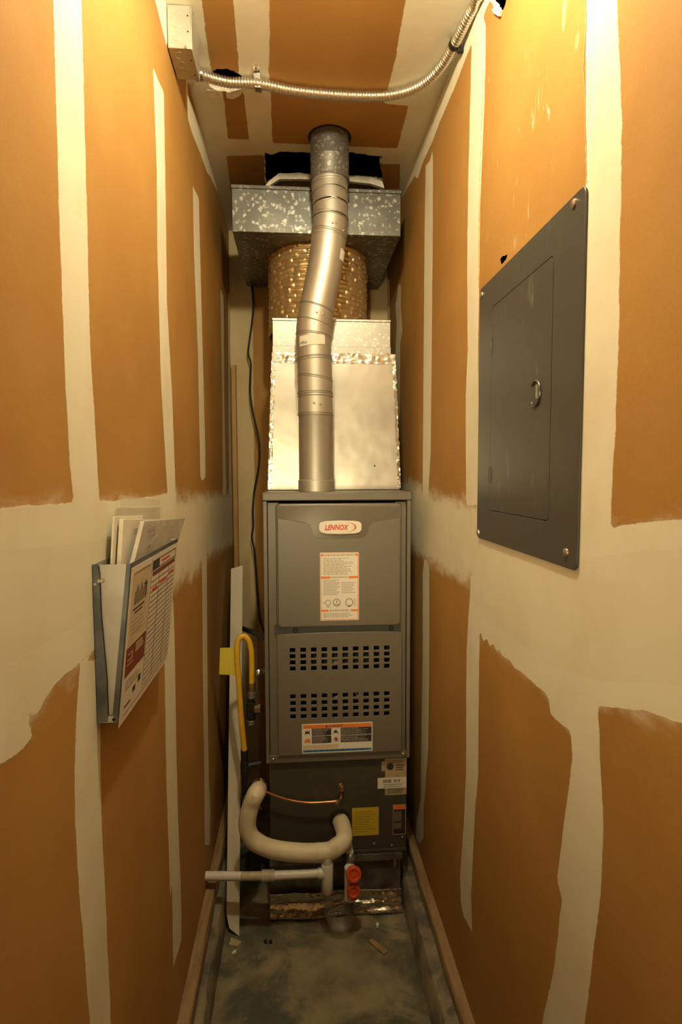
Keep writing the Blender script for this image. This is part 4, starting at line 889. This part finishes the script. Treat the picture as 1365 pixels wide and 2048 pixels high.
sprint('table_lines', M_INK, [(UD, UD+0.006, 0.02, 0.94)]+[(UD+0.02, 0.955, v, v+0.0050) for v in np.linspace(0.185, 0.925, 21)]+[(u, u+0.005, 0.155, 0.925) for u in (UD+0.185, UD+0.41)])
sprint('hand_entry', M_REDINK, [(UD+0.21, UD+0.38, 0.225, 0.245), (UD+0.43, UD+0.56, 0.205, 0.222), (UD+0.05, UD+0.16, 0.240, 0.258), (UD+0.22, UD+0.42, 0.062, 0.080)])
q = MB()   # brush-script style mark: uneven upright strokes over two baselines
for i in range(9):
    u = 0.085+i*0.024; q.prism([(u, 0.175-0.02*((i*7) % 3)), (u+0.011, 0.168-0.02*((i*5) % 3)), (u+0.009, 0.255), (u-0.003, 0.258)], SH, 0.0008, 0.0010)
rects(q, SH, [(0.07, 0.27, 0.278, 0.290), (0.10, 0.24, 0.305, 0.315), (0.245, 0.300, 0.150, 0.163), (0.285, 0.300, 0.150, 0.245)], 0.0008, 0.0010)
q.build('script_mark', M_INK, sh, flat=True)
sprint('small_print', M_GREYINK, para(0.07, 0.30, 0.345, 0.455, 4, 0.35, 0.3)+para(0.05, 0.30, 0.73, 0.80, 3, 0.4, 0.4), 0.0008)
sprint('small_mark', M_INK, [(0.275, 0.325, 0.80, 0.845), (0.185, 0.235, 0.835, 0.870), (0.06, 0.16, 0.900, 0.912)])
sprint('pale_print', M_CREAM, para(0.18, UD-0.04, 0.53, 0.60, 5, 0.4, 0.3)+[(0.05, 0.13, 0.56, 0.565), (0.05, 0.13, 0.60, 0.605), (0.05, 0.15, 0.63, 0.634), (0.12, 0.13, 0.56, 0.605)], 0.0008)
# papers kept in the holder
def slab(quad, xa, xb_, lean=0.0):   # quad (y, z) TL TR BR BL
    zt = max(p[1] for p in quad); zb = min(p[1] for p in quad)
    f = lambda p, x: (x+lean*(p[1]-zb)/(zt-zb), p[0], p[1])
    return MB().hexa([f(p, xa) for p in quad], [f(p, xb_) for p in quad])
def quad_at(q, zb): return [(max(HY0+0.008, y) if z > zb+0.001 else min(max(HY0+0.008, y), HY1-0.006), z) for y, z in quad_raw(q, zb)]
def quad_raw(q, zb): return q[:2]+[(q[1][0]-(q[1][1]-zb)*(q[1][0]-q[2][0])/(q[1][1]-q[2][1]), zb), (q[0][0]-(q[0][1]-zb)*(q[0][0]-q[3][0])/(q[0][1]-q[3][1]), zb)]
Q1 = quad_at([(0.8395,1.3170),(0.9915,1.3076),(0.9913,1.2397),(0.8183,1.2549)], 1.12)
Q2 = quad_at([(0.8513,1.3124),(1.0656,1.2949),(1.0516,1.2311),(0.8339,1.2524)], 1.12)
Q3 = quad_at([(0.9026,1.3051),(1.2293,1.2851),(1.1631,1.2507),(0.8250,1.2513)], 1.20)
b1 = slab(Q1, 0.0095, 0.0120).build('manual', M_PAPER, None, 0.0004, label='white printed manual at the back of the steel document pocket', cat='manual', group='papers in the document holder')
b2 = slab(Q2, 0.0150, 0.0210).build('manual', M_PAPER, None, 0.0005, label='thicker white manual in the middle of the document pocket', cat='manual', group='papers in the document holder')
b3 = slab(Q3, 0.0310, 0.0375).build('manual', M_PAPER2, None, 0.0006, label='grey manual in a clear bag at the front of the document pocket', cat='manual', group='papers in the document holder')
MB().add([(0.0379, y, z) for y, z in [(1.0088,1.2965),(1.1007,1.2910),(0.9470,1.2662),(0.8847,1.2506)]], [(0, 1, 2, 3)]).build('plastic_glare', M_BAG, b3)
def page(parent, x, R): rects(MB(), lambda u, v, w: (w, u, v), R, x, x+0.0003).build('print', M_GREYINK, parent, flat=True)
L1 = [(0.8539,1.3020),(0.8723,1.2928)]; L2 = [(0.9032,1.2928),(0.9421,1.2809)]; L3 = [(0.9338,1.2864),(1.1229,1.2795)]
page(b1, 0.0121, [(L1[0][0]+0.004*i, L1[0][0]+0.0015+0.004*i, L1[0][1]-0.009, L1[0][1]) for i in range(2)]+para(L1[0][0]-0.004, L1[0][0]+0.018, L1[1][1]-0.05, L1[1][1]-0.02, 3, 0.3, 0.4))
page(b2, 0.0211, [(L2[0][0]+0.006*i, L2[0][0]+0.002+0.006*i, L2[0][1]-0.009, L2[0][1]) for i in range(4)]+para(L2[0][0], L2[0][0]+0.03, L2[1][1]-0.02, L2[1][1]-0.005, 2, 0.3, 0.4))
page(b3, 0.0376, para(L3[0][0]-0.01, L3[0][0]+0.04, L3[0][1]-0.012, L3[0][1]+0.006, 2, 0.6, 0.3)+para(L3[1][0]-0.05, L3[1][0]-0.005, L3[1][1]-0.022, L3[1][1]+0.004, 3, 0.6, 0.2)+[(L3[0][0]-0.015, L3[0][0]+0.002, L3[0][1]-0.040, L3[0][1]-0.022)])
BG = [(0.8813,1.3473),(1.1363,1.3268),(0.8605,1.3295),(1.1392,1.3139)]
bgp = MB(); nb = 8; vs = []
for i in range(nb+1):
    for j in range(5):
        y = BG[0][0]+(BG[1][0]-BG[0][0])*i/nb; zt_ = BG[0][1]+(BG[1][1]-BG[0][1])*i/nb; z = 1.24+(zt_-1.24)*j/4; vs.append((0.0070+0.0016*noise.noise(Vector((i*0.7, j*0.9, 1))), y, z))
bgp.add(vs, [(i*5+j, (i+1)*5+j, (i+1)*5+j+1, i*5+j+1) for i in range(nb) for j in range(4)])
zb_ = bgp.build('zip_bag', M_BAG, None, label='clear zip bag sticking up behind the papers in the pocket', cat='plastic bag')
MB().tube([(0.0085, BG[2][0]+0.002, BG[2][1]), (0.0085, (BG[2][0]+BG[3][0])/2, (BG[2][1]+BG[3][1])/2-0.001), (0.0085, BG[3][0], BG[3][1])], 0.0013, 8).build('zip_seal', M_BAG, zb_)

# ------------------------------------------------------------------ pipes at the floor
IY = 1.612
ins = thing('suction_line', (0.30, IY, 0.27), 'thick white insulated refrigerant pipe curving round the cabinet corner', 'pipe')
ip = [(x, IY, z) for x, z in [(0.4084,0.3080),(0.3875,0.2783),(0.3562,0.2631),(0.2751,0.2647),(0.1946,0.2801),(0.1441,0.3074),(0.1242,0.3419),(0.1248,0.3798),(0.1354,0.4201),(0.1488,0.4496)]]
ip = [(0.4030, CY-0.002, 0.2935), (0.4075, CY-0.030, 0.2930), (0.4095, 1.645, 0.2915), (0.4060, IY+0.004, 0.302)]+ip[1:]
ip[3] = (0.4040, IY+0.006, 0.2890)
ip += [(0.152, IY+0.055, 0.430), (0.148, IY+0.13, 0.385), (0.146, IY+0.20, 0.360)]
Pp = smooth_path(ip, 0.006)
MB().tube(Pp, [0.0255+0.0010*noise.noise(Vector((i*0.21, 0, 0))) for i in range(len(Pp))], 22).build('insulation', M_INS, ins)
MB().lathe([(0.0262, -0.0015), (0.0268, 0.0), (0.0262, 0.0015)], Pp[26], (Pp[28]-Pp[24]), 22).build('insulation_seam', M_INS, ins)
cu_ = thing('copper_line', (0.30, 1.66, 0.40), 'thin bare copper tube crossing the dark cabinet to a brass fitting', 'tube')
cpp = [(0.406, CY-0.016, 0.4010), (0.4055, CY-0.017, 0.394)]+[(x, 1.672, z) for x, z in [(0.4030,0.3930),(0.3892,0.3810),(0.3372,0.3788),(0.2915,0.3811),(0.2386,0.3932),(0.1981,0.4093),(0.1682,0.4264),(0.1550,0.4427)]]+[(0.147, 1.70, 0.418), (0.146, 1.76, 0.415)]
MB().tube(smooth_path(cpp, 0.006), 0.0042, 12).build('tube_run', M_COPPER, cu_)
cpp2 = [(x, 1.665, z) for x, z in [(0.1541,0.4560),(0.1463,0.4315),(0.1460,0.4082),(0.1517,0.3876),(0.1605,0.3715)]]
MB().tube(smooth_path([(0.151, 1.70, 0.432)]+cpp2, 0.006), 0.0030, 10).build('wire_loop', M_COPPER, cu_)
# condensate drain
DYC = 1.602
dp = thing('condensate_drain', (0.2, DYC, 0.2), 'white plastic drain pipe running from the wall to a tee', 'pipe')
MB().tube([(-0.004, DYC+0.012, 0.208), (0.103, DYC+0.004, 0.2065)], 0.0125, 20).build('pipe_run', M_PVC, dp)
MB().tube([(0.101, DYC+0.004, 0.2065), (0.165, DYC, 0.2060)], 0.0123, 20).build('pipe_run', M_PVCD, dp, label='grimy discoloured length of drain pipe')
MB().lathe([(0.0150, 0), (0.0165, 0.001), (0.0165, 0.037), (0.0150, 0.038)], (0.1630, DYC, 0.2060), (1, 0, 0), 24).build('coupling', M_PVCD, dp)
MB().tube([(0.2000, DYC, 0.2058), (0.3300, DYC, 0.2050)], 0.0125, 20).build('pipe_run', M_PVC, dp)
tb = MB(); tb.lathe([(0.0145, 0), (0.0165, 0.001), (0.0165, 0.028)], (0.3270, DYC, 0.2050), (1, 0, 0), 24)
tb.lathe([(0.0165, 0.0), (0.0178, 0.002), (0.0178, 0.086), (0.0165, 0.088)], (0.3550, DYC, 0.146), (0, 0, 1), 24)
tb.build('tee_fitting', M_PVC, dp)
MB().tube([(0.3550, DYC, 0.228), (0.3560, DYC, 0.2560)], 0.0150, 20).build('riser', M_PVC, dp)
tr = thing('drain_trap', (0.42, DYC, 0.05), 'clear plastic drain trap with two orange-red caps below the cabinet', 'trap')
tp_ = smooth_path([(0.3555, DYC, 0.150), (0.3575, DYC, 0.110), (0.3650, DYC, 0.068), (0.3800, DYC-0.002, 0.040), (0.4000, DYC-0.002, 0.034), (0.4160, DYC-0.001, 0.050), (0.4215, DYC, 0.090), (0.4235, DYC, 0.140)], 0.006)
MB().tube(tp_, 0.0150, 20, False).build('clear_bend', M_CLEAR, tr)
MB().tube([(0.4222, DYC, 0.076), (0.4228, DYC, 0.122)], 0.0115, 16).build('inner_tube', M_IRON, tr)
bd_ = MB(); bd_.lathe([(0.0150, 0), (0.0165, 0.002), (0.0165, 0.100), (0.0140, 0.103)], (0.4225, DYC, 0.1180), (0, 0, 1), 22)
bd_.tube([(0.4235, DYC, 0.20), (0.4250, DYC+0.03, 0.2420), (0.4240, CY, 0.2540)], 0.0115, 16)
bd_.build('trap_body', M_PVC, tr)
MB().lathe([(0.0130, 0), (0.0142, 0.002), (0.0142, 0.020), (0.0130, 0.022)], (0.4245, DYC+0.012, 0.2230), (0.1, 0.6, 0.8), 20).build('grey_ring', M_GALVD, tr)
for cx, cz, rr, tilt in ((0.4315, 0.2110, 0.0225, 0.28), (0.4310, 0.1620, 0.0205, 0.10)):
    c_b = MB().lathe([(0.010, 0.0), (rr*0.92, 0.0), (rr, 0.003), (rr, 0.012), (rr*0.9, 0.015), (rr*0.62, 0.015), (rr*0.58, 0.0125), (0.0, 0.0125)], (cx, DYC-0.0165, cz), (0.0, -1, tilt), 26)
    c_b.box(cx-0.007, cx+0.010, DYC-0.024, DYC-0.016, cz-rr-0.008, cz-rr+0.006)
    c_b.build('cap', M_RED, tr, 0.0008)
MB().tube(smooth_path([(0.4335, DYC-0.022, 0.192), (0.4400, DYC-0.028, 0.186), (0.4365, DYC-0.024, 0.176)], 0.004), 0.0032, 10).build('cap_strap', M_RED, tr)

# ------------------------------------------------------------------ gas line on the left of the furnace
GY = 1.755
gh = thing('gas_hose', (0.12, GY, 0.8), 'yellow flexible gas hose bent in a loop beside the furnace', 'hose')
gp_ = [(x, GY, z) for x, z in [(0.1300,0.7272),(0.1307,0.7846),(0.1298,0.8323),(0.1225,0.8626),(0.1104,0.8771),(0.0965,0.8743),(0.0886,0.8556),(0.0865,0.8177),(0.0900,0.7461),(0.0936,0.6741),(0.0973,0.6097),(0.1026,0.5449),(0.1053,0.5157)]]
gp_ = [Vector(p) for p in gp_]
for i, p in enumerate(gp_): p.y += -0.012*i/12
MB().tube(smooth_path(gp_, 0.005), 0.0088, 16).build('hose', M_YEL, gh)
def fit(P, prof, m, nm, n=8): MB().lathe(prof, P, (0, 0, -1), n).build(nm, m, gh)
fit(gp_[0]+Vector((0, 0, 0.004)), [(0.009, 0), (0.0120, 0.002), (0.0120, 0.024), (0.0105, 0.026), (0.0105, 0.032)], M_BRASS, 'flare_nut', 6)
fit(gp_[0]+Vector((0, 0, -0.028)), [(0.0105, 0), (0.0135, 0.002), (0.0135, 0.018), (0.010, 0.020)], M_GALVD, 'union', 16)
fit(gp_[-1]+Vector((0, 0, 0.004)), [(0.009, 0), (0.0120, 0.002), (0.0120, 0.026), (0.0100, 0.028), (0.0100, 0.038)], M_IRON, 'flare_nut', 6)
tg = MB(); tq = [(0.0345,0.8428),(0.0879,0.8429),(0.0881,0.7545),(0.0301,0.7595)]
tg.prism(tq, FX, GY-0.004, GY-0.0032); tg.build('tag', M_TAG, None, label='small yellow paper tag hung on the gas hose loop', cat='tag')
gi = thing('gas_piping', (0.14, GY, 0.6), 'black iron gas pipe with tee and shutoff valves beside the furnace', 'pipe')
gx, gz = gp_[0].x-0.004, gp_[0].z
t_ = MB().lathe([(0.0105, 0.046), (0.0105, 0.060), (0.0145, 0.062), (0.0145, 0.112), (0.0105, 0.114), (0.0105, 0.118)], (gx, GY, gz), (0, 0, -1), 18)
t_.lathe([(0.012, 0), (0.012, 0.030)], (gx, GY, gz-0.088), (1, 0, 0), 16)
t_.build('iron_tee', M_IRON, gi)
MB().lathe([(0.0125, 0), (0.0142, 0.002), (0.0142, 0.014), (0.008, 0.018)], (gx, GY, gz-0.117), (0, 0, -1), 16).build('drip_cap', M_GALVD, gi)
MB().lathe([(0.0105, 0), (0.0140, 0.003), (0.0140, 0.022), (0.009, 0.026)], (gx+0.012, GY-0.006, gz-0.080), (1, -0.25, 0.1), 16).build('union_nut', M_CHROME, gi)
MB().lathe([(0.006, 0), (0.0105, 0.003), (0.0105, 0.012), (0.004, 0.016)], (gx+0.026, GY-0.004, gz+0.034), (0.25, -0.9, 0.3), 16).build('valve_cap', M_CHROME, gi)
MB().tube([(gx+0.026, GY, gz+0.034), (gx+0.046, GY+0.01, gz+0.034)], 0.009, 14).build('valve_stem', M_GALVD, gi)
lx, lz = gp_[-1].x, gp_[-1].z
t_ = MB().lathe([(0.010, 0.032), (0.0135, 0.034), (0.0135, 0.075), (0.0105, 0.077), (0.0105, 0.14)], (lx, gp_[-1].y, lz), (0, 0, -1), 18)
t_.lathe([(0.011, 0), (0.011, 0.05)], (lx, gp_[-1].y, lz-0.050), (1, 0.3, 0), 16)
t_.build('iron_elbow', M_IRON, gi)
ZW = [(-0.0131,0.7891),(0.0422,0.7653)]
pw = thing('power_whip', (0.10, 1.86, 0.88), 'black flexible power cable running down to the furnace side', 'cable')
MB().tube(smooth_path([(0.003, 2.30, ZW[0][1]+0.004)]+[(x, 2.28, z) for x, z in ZW[1:]]+[(x, 2.05, z) for x, z in [(0.1102,0.8073)]]+[(x, 1.86, z) for x, z in [(0.1692,0.8371)]], 0.01), 0.0095, 12).build('cable_run', M_IRON, pw)
MB().lathe([(0.006, 0), (0.011, 0.002), (0.011, 0.010)], (0.0005, 2.30, ZW[0][1]+0.004), (1, 0, 0), 14).build('wall_bushing', M_CHROME, pw)

# thermostat cable hanging from behind the duct box
CYB = YB-0.05
tc_ = [(x, CYB, z) for x, z in [(0.0967,2.1416),(0.1020,2.0809),(0.0971,2.0197),(0.0813,1.9172),(0.0787,1.8802),(0.0885,1.8392),(0.0855,1.7731),(0.0847,1.7110),(0.0961,1.6279),(0.1099,1.5653),(0.1195,1.5025),(0.1187,1.4394),(0.1073,1.3655),(0.0961,1.3126),(0.0887,1.2277),(0.0899,1.1637),(0.0829,1.1102),(0.0928,1.0565),(0.0980,0.9702),(0.1048,0.8400),(0.1123,0.7526),(0.1329,0.6908)]]
tc_[0] = (tc_[0][0], CYB, 2.162)
MB().tube(smooth_path(tc_, 0.01), 0.0038, 8).build('thermostat_cable', M_BLACK, None, label='thin black control cable dangling down the back wall', cat='cable')
# loose lath in the back corner and the leaning board
rough_bar([(0.004, 2.440), (0.024, 2.440), (0.024, 2.478), (0.004, 2.478)], 0, 1, 0, 1, 1)
MB().hexa([(0.006, 2.440, 0.103), (0.024, 2.440, 0.103), (0.024, 2.476, 0.103), (0.006, 2.476, 0.103)], [(0.006, 2.440, 1.835), (0.024, 2.440, 1.835), (0.024, 2.476, 1.842), (0.006, 2.476, 1.842)]).build('wood_lath', M_LATH, None, 0.001, label='narrow raw pine lath standing upright in the back corner', cat='lath')
bx = [(0.0525, 1.655, 0.055), (0.062, 1.640, 0.020), (0.0925, 1.630, 0.001), (0.0660, 2.190, 1.030), (0.0205, 2.195, 1.017)]
nrm = Vector((0.0, -0.87, -0.0)).normalized()
dv = Vector((0.0, 0.0075, -0.0045))
n5 = len(bx); vs = [Vector(p) for p in bx]+[Vector(p)+dv for p in bx]
MB().add(vs, [tuple(range(n5)), tuple(range(2*n5-1, n5-1, -1))]+[(i, (i+1) % n5, n5+(i+1) % n5, n5+i) for i in range(n5)]).build('leaning_board', M_BOARD, None, 0.001, label='long narrow white board leaning into the corner left of the furnace', cat='board')

# ------------------------------------------------------------------ scraps on the floor
def scrap(name, pts, h, m, label, cat, group=None):
    return MB().prism(pts, lambda u, v, w: (u, v, w+0.0015*math.sin(u*300)*(w > 0.001)), 0.0003, h).build(name, m, None, 0.0006, label=label, cat=cat, group=group)
scrap('wood_chip', [(0.4743,1.5798),(0.4868,1.5842),(0.5257,1.5385),(0.5138,1.5275)], 0.006, M_WOOD, 'small reddish wood sliver lying on the concrete floor', 'wood scrap')
scrap('drywall_scrap', [(0.0685,1.6242),(0.1024,1.6069),(0.0896,1.5902),(0.0657,1.5974)], 0.005, M_KRAFT, 'tan crumb of drywall paper by the foot of the white board', 'scrap')
scrap('plaster_crumb', [(0.0793,1.5788),(0.0905,1.5813),(0.0889,1.5693),(0.0764,1.5670)], 0.004, M_PAPER, 'pale plaster crumb near the concrete curb', 'crumb')
scrap('white_crumb', [(0.5068,1.6408),(0.5144,1.6401),(0.5127,1.6287),(0.5051,1.6293)], 0.008, M_WHITE, 'tiny white crumb standing on the floor before the foil tape', 'crumb')
scrap('plastic_plug', [(0.1668,1.6070),(0.1755,1.6081),(0.1776,1.5971),(0.1688,1.5978)], 0.006, M_BLACK, 'small black plug on the floor, the one nearer the white board', 'plug')
scrap('plastic_plug', [(0.1815,1.6058),(0.1903,1.6069),(0.1922,1.5959),(0.1834,1.5966)], 0.006, M_BLACK, 'small black plug on the floor, the one farther from the white board', 'plug')
